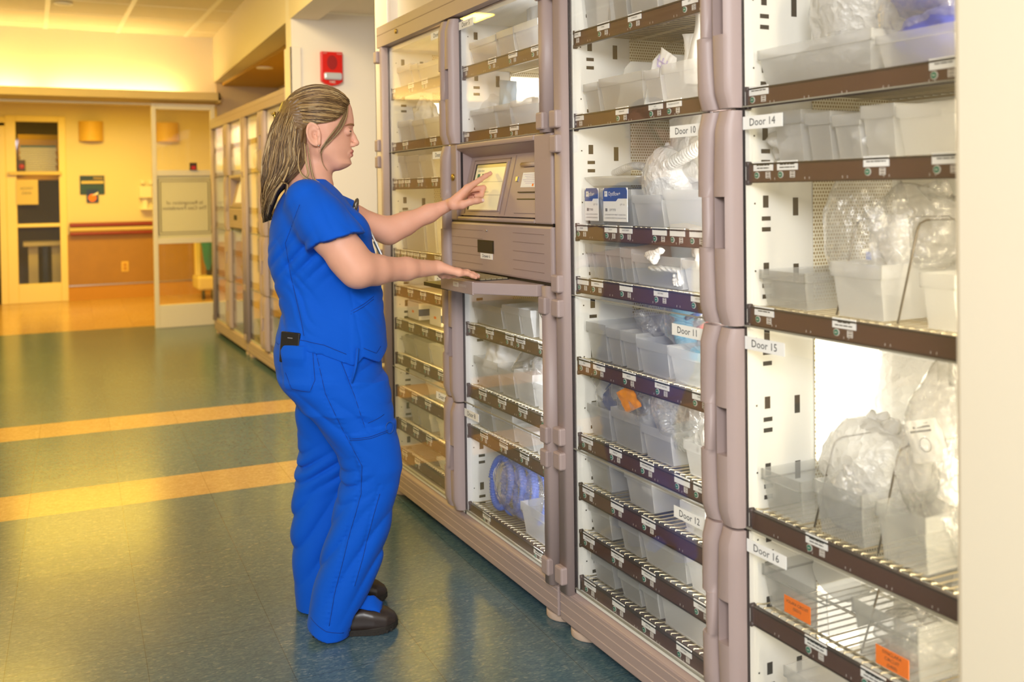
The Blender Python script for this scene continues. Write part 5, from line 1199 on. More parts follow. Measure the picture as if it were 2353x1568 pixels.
# ---- head
def ps(x, y, d): v = pl(x, y, -d); return Vector((v.x, d, v.z))   # mirrored pairs, measured on the near side
def head(P):
    Y = np.abs(P[1]); S_ = (P[0], Y, P[2])
    c = pl(738, 272); o = ell(P, c, (0.100, 0.074, 0.090))
    o = smin(o, ell(P, pl(762, 322), (0.068, 0.058, 0.080)), 0.05)
    o = smin(o, ell(P, pl(779, 300), (0.046, 0.058, 0.055)), 0.03)
    j0, j1 = ps(736, 346, 0.052), ps(792, 372, 0.014); o = smin(o, cap(S_, j0, j1, 0.014, 0.015), 0.035)
    o = smin(o, cap(S_, ps(776, 372, 0.02), pl(775, 372, 0.0), 0.020, 0.022), 0.03)
    ck = ps(779, 330, 0.034); o = smin(o, ell(S_, ck, (0.032, 0.026, 0.030)), 0.02)
    o = smin(o, cap(S_, pl(807.5, 290, 0.0), ps(799, 289.5, 0.042), 0.0078, 0.008), 0.016)
    o = smin(o, ell(P, pl(797, 262), (0.0205, 0.040, 0.032)), 0.03)
    mx = pl(794, 347); o = smin(o, ell(P, mx, (0.0215, 0.030, 0.026)), 0.016)
    ch = pl(799, 374.5); o = smin(o, ell(S_, ch, (0.0155, 0.019, 0.0140)), 0.016)
    pf = np.interp(P[2], [pl(790, a).z for a in (392, 385, 377, 366, 357, 347, 337, 320, 301, 288, 273, 250, 233, 215)], [pl(b, a).x for a, b in ((392, 785), (385, 799), (377, 809.5), (366, 805.5), (357, 806.5), (347, 808), (337, 807.5), (320, 806.5), (301, 808.0), (288, 813.5), (273, 813), (250, 809), (233, 803), (215, 790))])
    o = smax(o, P[0]-pf+13.0*P[1]**2, 0.010)
    # eye sockets
    e = ps(803.5, 302, 0.033); o = smax(o, -ell(S_, e, (0.012, 0.017, 0.0095)), 0.012)
    # nose
    o = smin(o, chain(P, [px(806.5, 300), px(812, 315), px(818.2, 328.5)], [0.0062, 0.0076, 0.0100], 0.008), 0.008)
    al = ps(811.5, 333, 0.0105); o = smin(o, ell(S_, al, (0.0090, 0.0062, 0.0066)), 0.006)
    o = smax(o, -ell(S_, ps(814.5, 337.5, 0.006), (0.0045, 0.003, 0.003)), 0.003)
    # lips
    l0, l1, l2 = pl(809.0, 347.6, 0.0), ps(806.0, 348.5, 0.012), ps(800.5, 351.5, 0.0235)
    o = smin(o, chain(S_, [l0, l1, l2], [0.0056, 0.0050, 0.003], 0.004), 0.006)
    k0, k1, k2 = pl(807.4, 357.0, 0.0), ps(805.0, 356.6, 0.011), ps(800.5, 353.2, 0.0225)
    o = smin(o, chain(S_, [k0, k1, k2], [0.0060, 0.0054, 0.003], 0.004), 0.006)
    m0, m1 = pl(817, 352.3, 0.0), ps(799.5, 352.3, 0.0255)
    o = smax(o, -cap(S_, m0, m1, 0.0016, 0.0013), 0.0025)
    # lids
    ec = ps(797.5, 302.5, 0.0315); sp = np.sqrt((P[0]-ec[0])**2+(Y-0.0315)**2+(P[2]-ec[2])**2)
    op = np.clip((P[0]-ec[0]-0.002)/0.010, 0, 1)**0.7
    o = smin(o, np.maximum(sp-0.0134, ec[2]+0.0008*op-P[2]), 0.002)
    o = smin(o, np.maximum(sp-0.0131, P[2]-ec[2]+0.0016*op), 0.002)
    # ears
    t = R(12); ear = None
    er = pl(722, 312, 0.0)
    X = (P[0]-er[0])*math.cos(t)+(P[2]-er[2])*math.sin(t); Z = -(P[0]-er[0])*math.sin(t)+(P[2]-er[2])*math.cos(t); W_ = Y-(0.079+0.30*np.maximum(0, -X)-0.05*X)
    d = ((X/0.0205)**2+(Z/0.0345)**2)**0.5
    ear = np.maximum((d-1)*0.018, np.abs(W_)-0.0042)
    rim = np.sqrt(((d-0.92)*0.021)**2+(W_-0.003)**2)-0.0036; rim = np.where((X > 0.008) & (Z < 0.012), 1.0, rim)
    ear = smin(ear, rim, 0.003)
    ear = smax(ear, -ell((X, W_, Z), (0.003, 0.004, -0.003), (0.0095, 0.006, 0.014)), 0.003)
    ear = smin(ear, ell((X, W_, Z), (0.0115, 0.001, -0.006), (0.0045, 0.004, 0.006)), 0.003)
    ear = smin(ear, ell((X, W_, Z), (0.006, 0.0, -0.0295), (0.0085, 0.0042, 0.009)), 0.004)
    o = smin(o, ear, 0.005)
    return o
SHR, SHL = pl(712, 470, -0.165), pl(720, 474, 0.165)
ELR = pl(822, 622, -0.215); WRR = pl(1000, 616, -0.010)
ELL_, WRL = pl(893, 531, 0.235), pl(1034, 470, 0.275)
def arms(P):
    r = chain(P, [SHR, SHR.lerp(ELR, 0.45), SHR.lerp(ELR, 0.8), ELR], [0.046, 0.062, 0.057, 0.047], 0.02)
    r = smin(r, chain(P, [ELR, ELR.lerp(WRR, 0.22), ELR.lerp(WRR, 0.6), WRR], [0.046, 0.044, 0.034, 0.0235], 0.02), 0.035)
    l = chain(P, [SHL, SHL.lerp(ELL_, 0.5), ELL_], [0.045, 0.048, 0.041], 0.02)
    l = smin(l, chain(P, [ELL_, ELL_.lerp(WRL, 0.25), ELL_.lerp(WRL, 0.65), WRL], [0.040, 0.039, 0.030, 0.0205], 0.02), 0.035)
    return np.minimum(r, l)
# right hand lying on the keys
HF = Vector((math.cos(R(20)), math.sin(R(20)), 0)); HS = Vector((-HF.y, HF.x, 0))
KEYZ = 1.0650
def rh(f, s, z): return WRR+HF*f+HS*s+Vector((0, 0, z-WRR.z))
RF = []
for (s0, s1, f0, ln, r) in ((-0.031, -0.036, 0.070, 0.058, 0.0076), (-0.011, -0.012, 0.079, 0.070, 0.0084), (0.010, 0.011, 0.083, 0.077, 0.0087), (0.030, 0.036, 0.079, 0.070, 0.0086)):
    RF.append(([rh(0.012, s0*0.45, WRR.z+0.002), rh(f0, s0, KEYZ+0.026), rh(f0+ln*0.50, s0+(s1-s0)*0.5, KEYZ+0.023), rh(f0+ln*0.78, s0+(s1-s0)*0.8, KEYZ+0.015), rh(f0+ln, s1, KEYZ+0.0085)], [0.0150, 0.0115, r, r*0.95, r*0.85]))
RT = ([rh(0.012, 0.016, WRR.z-0.004), rh(0.045, 0.040, KEYZ+0.018), rh(0.072, 0.052, KEYZ+0.013), rh(0.096, 0.056, KEYZ+0.0095)], [0.015, 0.0125, 0.0105, 0.0085])
def right_hand(P):
    palm = None; fing = None
    for pts, rs in RF:
        c = cap(P, pts[0], pts[1], rs[0]*0.95, rs[1]); palm = c if palm is None else smin(palm, c, 0.016)
        f = chain(P, pts[1:], rs[1:], 0.006); kn = ell(P, pts[1]+Vector((0, 0, 0.002)), (0.011, 0.0105, 0.0105)); f = smin(f, kn, 0.006)
        fing = f if fing is None else smin(fing, f, 0.0022)
    o = smin(palm, fing, 0.008)
    return smin(o, chain(P, RT[0], RT[1], 0.01), 0.010)
# left hand pointing at the screen
tip = to_local(onX(1129, 397, 1.4685))
tip = pl(1129, 397, tip[1]-0.004); DT = tip[1]
L = lambda x, y, d: Vector(pl(x, y, DT+d))
LI = ([L(1040, 466, -0.030), L(1074, 432.5, -0.022), L(1103, 413.5, -0.012), L(1117, 404, -0.006), L(1126.5, 399, -0.001)], [0.017, 0.0122, 0.0092, 0.0084, 0.0074])
LM = ([L(1040, 468, -0.018), L(1077, 436, -0.002), L(1111, 432, 0.002), L(1106, 449, 0.0), L(1094, 450.5, -0.008)], [0.016, 0.0118, 0.0094, 0.0090, 0.0080])
LR_ = ([L(1040, 470, -0.006), L(1074, 441, 0.018), L(1106, 442, 0.022), L(1100, 456, 0.016), L(1089, 455, 0.008)], [0.015, 0.0112, 0.0088, 0.0084, 0.0076])
LP = ([L(1040, 473, 0.004), L(1068, 449, 0.034), L(1094, 451, 0.038), L(1089, 461, 0.032), L(1080, 459, 0.026)], [0.014, 0.0104, 0.0080, 0.0076, 0.0070])
LT = ([L(1044, 474, -0.034), L(1062, 471, -0.050), L(1080, 464.5, -0.054), L(1096, 461.5, -0.052), L(1107.5, 461, -0.048)], [0.0165, 0.0138, 0.0108, 0.0098, 0.0080])
def left_hand(P):
    palm = None; fing = None
    for pts, rs in (LI, LM, LR_, LP):
        c = cap(P, pts[0], pts[1], rs[0], rs[1]); palm = c if palm is None else smin(palm, c, 0.018)
        f = chain(P, pts[1:], rs[1:], 0.005); fing = f if fing is None else smin(fing, f, 0.0022)
    o = smin(palm, fing, 0.008)
    return smin(o, chain(P, LT[0], LT[1], 0.010), 0.012)
def neck(P): return chain(P, [px(728, 352), px(716, 408), px(704, 440)], [0.050, 0.054, 0.066], 0.03)
def torso_core(P):
    z0 = pl(700, 900).z
    o = loft(P, [(pl(760, y).z, pl(a, y).x+0.02, pl(b, y).x-0.02, 0, w-0.015) for y, a, b, w in ((895, 655, 872, 0.150), (830, 640, 864, 0.155), (760, 644, 866, 0.145), (700, 652, 862, 0.128), (640, 640, 858, 0.130), (580, 632, 850, 0.140), (520, 640, 826, 0.155), (470, 655, 795, 0.150), (438, 676, 764, 0.100))])
    return o
def legs_core(P):
    r = chain(P, [px(790, 880, -0.085), px(850, 1100, -0.095), px(770, 1400, -0.095)], [0.060, 0.042, 0.030], 0.03)
    l = chain(P, [px(750, 890, 0.085), px(760, 1100, 0.105), px(745, 1370, 0.115)], [0.060, 0.042, 0.030], 0.03)
    fr = cap(P, px(770, 1425, -0.095), px(872, 1430, -0.095), 0.03, 0.024); fl = cap(P, px(750, 1375, 0.115), px(850, 1375, 0.115), 0.03, 0.024)
    return np.minimum(smin(r, fr, 0.03), smin(l, fl, 0.03))
def body(P, what='hnatlLR'):
    o = None
    def u(d, k):
        nonlocal o
        o = d if o is None else smin(o, d, k)
    if 'h' in what: u(head(P), 0.02)
    if 'n' in what: u(neck(P), 0.022)
    if 't' in what: u(torso_core(P), 0.06)
    if 'a' in what: u(arms(P), 0.03)
    if 'l' in what: u(legs_core(P), 0.05)
    if 'R' in what: u(right_hand(P), 0.012)
    if 'L' in what: u(left_hand(P), 0.012)
    return o
def inbox(C, b, m=0.0): return ((C[:, 0] > b[0][0]+m) & (C[:, 0] < b[1][0]-m) & (C[:, 1] > b[0][1]+m) & (C[:, 1] < b[1][1]-m) & (C[:, 2] > b[0][2]+m) & (C[:, 2] < b[1][2]-m))
def clip_faces(V, Q, keep):
    Q = Q[keep(V[Q].mean(1))]; u, inv = np.unique(Q, return_inverse=True); return V[u], inv.reshape(Q.shape)
hz = pl(730, 405).z
HB = ((pl(640, 300).x, -0.10, hz), (pl(834, 300).x, 0.10, pl(760, 185).z))
RB = ((WRR.x-0.03, WRR.y-0.07, 1.04), (WRR.x+0.19, WRR.y+0.15, 1.17))
LBX = ((WRL.x-0.02, WRL.y-0.075, L(0, 500, 0).z), (tip.x+0.014, WRL.y+0.13, L(0, 385, 0).z))
parts = []
for bx_, what, h in ((HB, 'hn', 0.0021), (RB, 'aR', 0.0017), (LBX, 'aL', 0.0017)):
    V, Q = nets(lambda P: body(P, what), bx_[0], bx_[1], h); parts.append((V, Q))
lo = (pl(615, 300).x, -0.30, 0.012); hi = (WRL.x+0.05, 0.34, pl(760, 380).z)
V, Q = nets(lambda P: body(P, 'hntal'), lo, hi, 0.0065)
parts.append(clip_faces(V, Q, lambda C: ~(inbox(C, HB, 0.006) | inbox(C, RB, 0.006) | inbox(C, LBX, 0.006))))
def skin_ids(V, Q):
    C = V[Q].mean(1); a = pl(809, 347.6); ids = np.zeros(len(C))
    up = (np.abs(C[:, 1]) < 0.023-0.8*np.abs(C[:, 2]-pl(760, 352.3).z)) & (C[:, 2] < pl(760, 345.6).z) & (C[:, 2] > pl(760, 361.5).z) & (C[:, 0] > pl(799, 300).x)
    ids[up] = 1; return ids
person = np_obj('person', parts, ['skin', 'lip'], None, matid=skin_ids)
person.location = PO; person.rotation_euler = (0, 0, -TH)
tag(person, 'woman in royal blue scrubs standing at the cabinet, pointing at its screen', 'person')
# eyes, lashes, brows
for s in (-1, 1):
    c = ps(797.5, 302.5, 0.0315); c.y *= s
    e = MB().sphere(c, 0.0119, 48, 30)
    for q_, f_ in enumerate(e.f):
        xm = sum(e.v[v_][0] for v_ in f_)/len(f_)-c.x; e.m[q_] = 2 if xm > 0.01155 else (1 if xm > 0.0102 else 0)
    e.build('eye', ['eye_white', 'iris', 'lash'], person)
    a = []
    for k in range(9):
        t_ = R(-62+124*k/8); a.append(c+Vector((0.0134*math.cos(t_), 0.0134*math.sin(t_), 0.0018-0.0006*abs(k-4)*0.6)))
    MB().tube(a, [0.0004]+[0.0011]*7+[0.0004], 6).build('eyelash', 'lash', person)
    b = [Vector((v.x, v.y*s, v.z)) for v in (ps(812.7, 288.5, 0.010), ps(811.5, 286.0, 0.020), ps(806.5, 285.5, 0.031), ps(799.5, 286.5, 0.041), ps(793, 289.0, 0.048))]
    MB().tube(b, [0.0016, 0.0030, 0.0030, 0.0024, 0.0008], 8).build('eyebrow', 'brow', person)
# nails
def nail(tipv, prev, up, r):
    d = (tipv-prev).normalized(); u = (up-d*up.dot(d)).normalized(); s = d.cross(u)
    mb = MB(); rings = []
    vs = []; n = 6
    for j in range(5):
        f = -0.55+j/4*1.35
        for i in range(n+1):
            a = R(-52+104*i/n); w = 1.0 if j < 4 else 0.82
            vs.append(tipv+d*(f*r)+u*(r*1.06*math.cos(a)+(-0.10*r if j == 4 else 0))+s*(r*1.0*math.sin(a)*w))
    mb.add(vs, [(j*(n+1)+i, j*(n+1)+i+1, (j+1)*(n+1)+i+1, (j+1)*(n+1)+i) for j in range(4) for i in range(n)], True)
    return mb.build('fingernail', 'nail', person)
for pts, rs in RF: nail(pts[-1], pts[-2], Vector((0, 0, 1)), rs[-1])
nail(RT[0][-1], RT[0][-2], Vector((0, 0, 1)), RT[1][-1])
nail(LT[0][-1], LT[0][-2], Vector((0.25, -1, 0.35)), LT[1][-1])
nail(LI[0][-1], LI[0][-2], Vector((-0.5, 0.1, 0.85)), LI[1][-1])

# ---- scrub top
def rows(lst): return [(pl(760, y, d).z, pl(a, y, d).x, pl(b, y, d).x, d, w) for y, a, b, d, w in lst]
TORSO = rows([(412, 688, 750, 0, 0.070), (424, 668, 764, 0, 0.100), (440, 652, 780, 0, 0.132), (470, 636, 803, 0, 0.160), (500, 626, 821, 0, 0.166), (530, 620, 838, 0, 0.164), (560, 617, 853, 0, 0.158), (585, 618, 862, 0, 0.150), (610, 621, 867, 0, 0.145), (640, 628, 872, 0, 0.142), (670, 637, 874, 0, 0.143), (700, 645, 877, 0, 0.150), (722, 648, 879, 0, 0.158), (745, 641, 883, 0, 0.165), (770, 634, 886, 0, 0.170), (800, 632, 888, 0, 0.172), (826, 634, 888, 0, 0.174)])
def gz(P, s, seed=0.0):
    return np.sin(P[0]*s+seed)*np.cos(P[2]*s*0.8+seed*2)
SR0, SR1 = pl(706, 462, -0.140), pl(774, 556, -0.195)
SL0, SL1 = pl(720, 468, 0.150), pl(800, 505, 0.195)
HEMN = (pl(825, 537, -0.2)-pl(722, 568, -0.2)); HEMN = Vector((-HEMN.z, 0.16*HEMN.length, HEMN.x)).normalized()  # up along the arm
HEMP = pl(773, 552.5, -0.2)
cr = lambda x: 1-2*np.abs(np.sin(x/2))**0.75   # sharp valleys between soft rolls, like creased cloth
def scrub_top(P):
    o = loft(P, TORSO, 2.35)
    # bust and shoulder blades
    o = smin(o, ell((P[0], np.abs(P[1]), P[2]), pl(806, 535, 0.07), (0.055, 0.065, 0.065)), 0.04)
    s = chain(P, [SR0, SR0.lerp(SR1, 0.5), SR1, SR1+(SR1-SR0)*0.25], [0.066, 0.075, 0.0755, 0.0765], 0.03)
    hem = -(HEMN.x*(P[0]-HEMP.x)+HEMN.y*(P[1]-HEMP.y)+HEMN.z*(P[2]-HEMP.z))
    s = np.maximum(s, hem)
    l = chain(P, [SL0, SL1], [0.064, 0.066], 0.03); d = (SL1-SL0).normalized()
    l = np.maximum(l, (P[0]-SL1.x)*d.x+(P[1]-SL1.y)*d.y+(P[2]-SL1.z)*d.z)
    o = smin(o, s, 0.022); o = smin(o, l, 0.022)
    # neck opening: V towards the front
    nk = cap(P, px(726, 380), px(708, 425), 0.060, 0.062)
    vv = cap(P, px(760, 408), px(792, 452), 0.034, 0.008)
    o = smax(o, -smin(nk, vv, 0.01), 0.006)
    # folds
    zc = P[2]; y0 = pl(760, 470).z; y1 = pl(760, 640).z; y2 = pl(760, 760).z
    wst = np.exp(-((zc-pl(760, 690).z)/0.10)**2); und = np.exp(-((zc-pl(760, 590).z)/0.06)**2)*np.exp(-((P[0]-pl(700, 660).x)/0.10)**2)
    back = np.clip((pl(760, 660).x-P[0])/0.12, 0, 1)
    fo = 0.0044*wst*cr(P[2]*120+P[0]*90*(0.4+back)+2.6*np.sin(P[0]*27+P[1]*13)+2.2*np.sin(P[2]*31+P[1]*22))*(0.35+0.65*back)*(0.55+0.45*np.sin(P[0]*38-P[1]*29+P[2]*14))
    fo = fo+0.0062*und*cr(P[2]*120-P[0]*110+P[1]*30)
    fo = fo+0.0030*cr(P[2]*34+P[0]*46+1.1*np.sin(P[1]*31+P[2]*17))*np.exp(-((zc-pl(760, 620).z)/0.22)**2)
    slv = np.exp(-((P[0]-SR1.x)**2+(P[1]-SR1.y)**2+(P[2]-SR1.z)**2)/0.012)
    fo = fo+0.0026*slv*cr((P[0]*1.2+P[2]*0.5)*95)
    o = o+fo
    # hem: back panel rises to the side slit, front panel beyond it
    xs = P[0]; hemz = np.interp(xs, [pl(a, 790).x for a in (630, 660, 740, 805, 826, 830, 834, 868, 890)], [pl(760, b).z for b in (778, 781, 795, 822, 812, 804, 806, 823, 795)])
    o = np.maximum(o, hemz-zc)
    # slit between the panels
    sx = pl(829, 660).x; slit = np.maximum(np.abs(P[0]-sx-0.10*(P[2]-pl(760, 800).z))-0.0022, P[2]-pl(760, 783).z); slit = np.maximum(slit, P[1]+0.02)
    o = np.maximum(o, -slit)
    # seams as fine grooves: side panel and princess line
    near = P[1] < -0.02
    for seam in (((690, 470), (655, 560), (668, 640), (690, 730), (700, 790)), ((778, 590), (800, 650), (815, 720), (829, 785))):
        xx = np.interp(P[2], [pl(760, b, -0.14).z for a, b in seam][::-1], [pl(a, b, -0.14).x for a, b in seam][::-1])
        inside = (P[2] < pl(760, seam[0][1], -0.14).z) & near
        o = o+np.where(inside, 0.0022*np.exp(-((P[0]-xx)/0.0035)**2), 0)
    # patch pocket edge on the front hip
    pz = np.interp(P[0], [pl(800, 660, -0.13).x, pl(872, 660, -0.13).x], [pl(760, 712, -0.13).z, pl(760, 672, -0.13).z])
    pk = (P[0] > pl(806, 660, -0.13).x) & near
    o = o-np.where(pk, 0.0028*np.clip((pz-P[2])/0.004, 0, 1), 0)
    return o
tlo = (pl(612, 660).x-0.01, -0.285, pl(760, 832).z); thi = (pl(896, 660).x+0.02, 0.285, pl(760, 404).z)
V, Q = nets(scrub_top, tlo, thi, 0.0042)
scr = np_obj('scrub_top', [(relax(V, Q, 1, 0.35), Q)], 'scrub', person)
# ---- trousers
LEGR = rows([(880, 655, 884, -0.085, 0.088), (905, 676, 890, -0.087, 0.092), (950, 708, 899, -0.092, 0.092), (1000, 745, 908, -0.095, 0.088), (1040, 772, 916, -0.096, 0.084), (1080, 785, 922, -0.096, 0.080), (1117, 786, 918, -0.096, 0.080), (1150, 774, 909, -0.096, 0.082), (1216, 757, 895, -0.096, 0.082), (1287, 737, 878, -0.097, 0.083), (1353, 720, 853, -0.098, 0.084), (1400, 709, 830, -0.098, 0.085), (1452, 703, 806, -0.098, 0.086)])
LEGL = rows([(880, 665, 850, 0.085, 0.088), (905, 678, 850, 0.09, 0.090), (991, 683, 850, 0.10, 0.085), (1051, 689, 848, 0.105, 0.080), (1090, 682, 842, 0.107, 0.078), (1134, 673, 830, 0.108, 0.078), (1221, 671, 812, 0.110, 0.080), (1326, 675, 800, 0.112, 0.082), (1388, 681, 795, 0.113, 0.084)])
HIPS = rows([(740, 650, 872, 0, 0.150), (775, 634, 874, 0, 0.160), (800, 628, 873, 0, 0.168), (830, 630, 874, 0, 0.175), (860, 640, 878, 0, 0.178), (885, 656, 884, 0, 0.176), (915, 690, 892, 0, 0.165)])
def trousers(P):
    o = loft(P, HIPS, 2.2)
    r = loft(P, LEGR, 2.15); l = loft(P, LEGL, 2.15)
    leg = smin(r, l, 0.012)
    o = smin(o, leg, 0.05)
    zk = pl(760, 1110, -0.1).z
    kn = np.exp(-((P[2]-zk)/0.055)**2); bk = np.clip((pl(870, 1050, -0.1).x-P[0])/0.10, 0, 1.2)
    o = o+0.0062*kn*cr(P[2]*135+P[0]*-75+2*np.sin(P[1]*25))*bk
    sh = np.exp(-((P[2]-pl(760, 1270, -0.1).z)/0.15)**2)
    o = o+0.0054*sh*cr(P[2]*62-P[0]*82+1.3*np.sin(P[1]*24+P[2]*9))
    th = np.exp(-((P[2]-pl(760, 960, -0.1).z)/0.09)**2); o = o+0.0034*th*cr(P[2]*78+P[0]*64+1.5*np.sin(P[1]*22))
    hp = np.exp(-((P[2]-pl(760, 850, -0.1).z)/0.05)**2); o = o+0.0026*hp*cr(P[2]*120-P[0]*60)*np.clip((P[0]-pl(780, 1050).x)/0.05, 0, 1)
    # stitched seams down the near leg
    near = P[1] < -0.06
    for sm in (((722, 790), (745, 900), (785, 985), (828, 1065), (826, 1130), (795, 1240), (765, 1360), (752, 1440)), ((782, 820), (812, 905), (838, 985), (850, 1000)), ((872, 1120), (855, 1180), (832, 1270), (808, 1350))):
        xx = np.interp(P[2], [pl(760, b, -0.17).z for a, b in sm][::-1], [pl(a, b, -0.17).x for a, b in sm][::-1])
        ins = (P[2] < pl(760, sm[0][1], -0.17).z) & (P[2] > pl(760, sm[-1][1], -0.17).z) & near
        o = o+np.where(ins, 0.0026*np.exp(-((P[0]-xx)/0.004)**2)+0.0009*np.sin(P[2]*420)*np.exp(-((P[0]-xx)/0.018)**2), 0)
    # cargo pocket
    zt = np.interp(P[0], [pl(800, 1050, -0.17).x, pl(905, 1050, -0.17).x], [pl(760, 1000, -0.17).z, pl(760, 984, -0.17).z]); zb = pl(760, 1120, -0.17).z
    xl = np.interp(P[2], [pl(760, 1120, -0.17).z, pl(760, 1000, -0.17).z], [pl(832, 1050, -0.17).x, pl(801, 1050, -0.17).x])
    pk = np.clip((zt-P[2])/0.004, 0, 1)*np.clip((P[2]-zb)/0.03, 0, 1)*np.clip((P[0]-xl)/0.004, 0, 1)
    o = o-np.where(near, 0.0045*pk, 0)
    # back pocket over the phone
    xb0, xb1 = pl(643, 1050, -0.14).x, pl(722, 1050, -0.14).x; bz1 = pl(760, 789, -0.14).z; bz0 = pl(760, 893, -0.14).z
    bp_ = np.clip((bz1-P[2])/0.003, 0, 1)*np.clip((P[2]-bz0)/0.004, 0, 1)*np.clip((P[0]-xb0-0.10*(bz1-P[2]))/0.004, 0, 1)*np.clip((xb1-P[0])/0.004, 0, 1)
    o = o-np.where(P[1] < -0.03, (0.004+0.0105*np.clip((pl(706, 800, -0.15).x-P[0])/0.012, 0, 1)*np.clip((P[2]-pl(673, 845, -0.15).z)/0.03, 0, 1))*bp_, 0)
    # hems
    hz1 = np.interp(P[0], [pl(a, 1420, -0.1).x for a in (700, 745, 800, 812, 850)], [pl(760, b, -0.1).z for b in (1431, 1450, 1457, 1404, 1362)])
    hz2 = np.interp(P[0], [pl(a, 1390, 0.11).x for a in (678, 705, 800)], [pl(760, b, 0.11).z for b in (1386, 1395, 1396)])
    o = np.maximum(o, np.where(P[1] < 0.005, hz1-P[2], hz2-P[2]))
    # hollow cuffs
    for rr_, zz in ((LEGR, 0.07), (LEGL, 0.06)):
        inn = loft(P, [(q[0]-0.02, q[1]+0.012, q[2]-0.012, q[3], q[4]-0.012) for q in rr_], 2.15); o = np.maximum(o, -np.maximum(inn, P[2]-zz))
    return o
plo = (pl(620, 1050).x, -0.205, 0.004); phi = (pl(930, 1050).x, 0.22, pl(760, 748).z)
V, Q = nets(trousers, plo, phi, 0.0044)
tro = np_obj('scrub_trousers', [(relax(V, Q, 1, 0.3), Q)], 'scrub', person)
# front hem flap over the near clog
fl = MB(); A_ = [pl(814, 1402, -0.135), pl(846, 1368, -0.120), pl(880, 1384, -0.085), pl(876, 1411, -0.130)]
G = []
for j in range(9):
    for i in range(9):
        u, v = i/8, j/8
        p = (A_[0].lerp(A_[3], u)).lerp(A_[1].lerp(A_[2], u), v)
        G.append(p+Vector((0, -0.006*math.sin(u*3.1)*math.sin(v*3.1), 0.006*math.sin(u*3.1)+0.002*math.sin(u*9+v*4))))
fl.add(G, [(j*9+i, j*9+i+1, (j+1)*9+i+1, (j+1)*9+i) for j in range(8) for i in range(8)], True)
f_ = fl.build('hem_flap', 'scrub', person); so = f_.modifiers.new('thick', 'SOLIDIFY'); so.thickness = 0.002
# stitch lines
def on_skin(f, x, z, y0, y1, n=60):
    """first y (from the camera side) where the field f turns negative"""
    ys = np.linspace(y0, y1, n); F = f((np.full(n, x), ys, np.full(n, z))); i = np.argmax(F < 0)
    if not F[i] < 0: return None
    return ys[i] if i == 0 else ys[i-1]+(ys[i]-ys[i-1])*F[i-1]/(F[i-1]-F[i])
def stitch(f, pts, name, parent, y0=-0.29, y1=0.0, r=0.0009, d=-0.15, m='scrub_stitch'):
    out = []; P_ = [pl(a, b, d) for a, b in pts]
    for a, b in zip(P_, P_[1:]):
        n = max(2, int((b-a).length/0.010))
        for k in range(n):
            p = a.lerp(b, k/n); y = on_skin(f, p.x, p.z, y0, y1, 220)
            if y is not None: out.append(Vector((p.x, y-0.0008, p.z)))
    if len(out) > 2: return MB().tube(out, r, 5).build(name, m, parent)
stitch(scrub_top, ((724, 561), (770, 547), (823, 531)), 'hem_stitch', scr, d=-0.25); stitch(scrub_top, ((724, 564.5), (770, 550.5), (824, 534.5)), 'hem_stitch', scr, d=-0.25)
stitch(scrub_top, ((645, 776), (700, 783), (745, 791), (803, 815)), 'hem_stitch', scr); stitch(scrub_top, ((836, 800), (866, 815), (882, 794)), 'hem_stitch', scr)
stitch(scrub_top, ((806, 716), (838, 700), (868, 680)), 'pocket_stitch', scr); stitch(scrub_top, ((806, 722), (838, 706), (868, 686)), 'pocket_stitch', scr)
stitch(scrub_top, ((690, 470), (655, 560), (668, 640), (690, 730), (700, 780)), 'seam_stitch', scr)
stitch(trousers, ((803, 1003), (850, 997), (900, 985)), 'pocket_stitch', tro); stitch(trousers, ((803, 1007), (850, 1001), (900, 989)), 'pocket_stitch', tro)
stitch(trousers, ((646, 792), (690, 794), (720, 792)), 'pocket_stitch', tro); stitch(trousers, ((655, 860), (670, 893), (712, 897), (724, 870), (718, 800)), 'pocket_stitch', tro)
stitch(trousers, ((706, 1421), (750, 1441), (798, 1448)), 'hem_stitch', tro)
for sm in (((724, 800), (748, 900), (788, 985), (831, 1065), (829, 1130), (798, 1240), (768, 1360), (755, 1436)), ((784, 830), (814, 905), (840, 985)), ((872, 1130), (857, 1180), (834, 1270), (812, 1345)), ((845, 968), (890, 948))): stitch(trousers, sm, 'seam_stitch', tro, m='scrub_stitch')
# logo tag at the cargo pocket
y = on_skin(trousers, pl(895, 1050, -0.13).x, pl(760, 985, -0.13).z, -0.29, 0.05, 300) or -0.12
MB().tube([Vector((pl(895, 1050, -0.13).x+0.012*math.cos(R(30*k)), y-0.002+0.006*math.cos(R(30*k)), pl(760, 986, -0.13).z+0.018*math.sin(R(30*k)))) for k in range(12)], 0.0014, 6, closed=True).build('pocket_loop', 'label_blue', tro)
MB().tube([pl(822, 800, -0.172), pl(818, 840, -0.182), pl(808, 880, -0.190)], [0.004, 0.004, 0.003], 8).build('drawstring', 'scrub', tro)
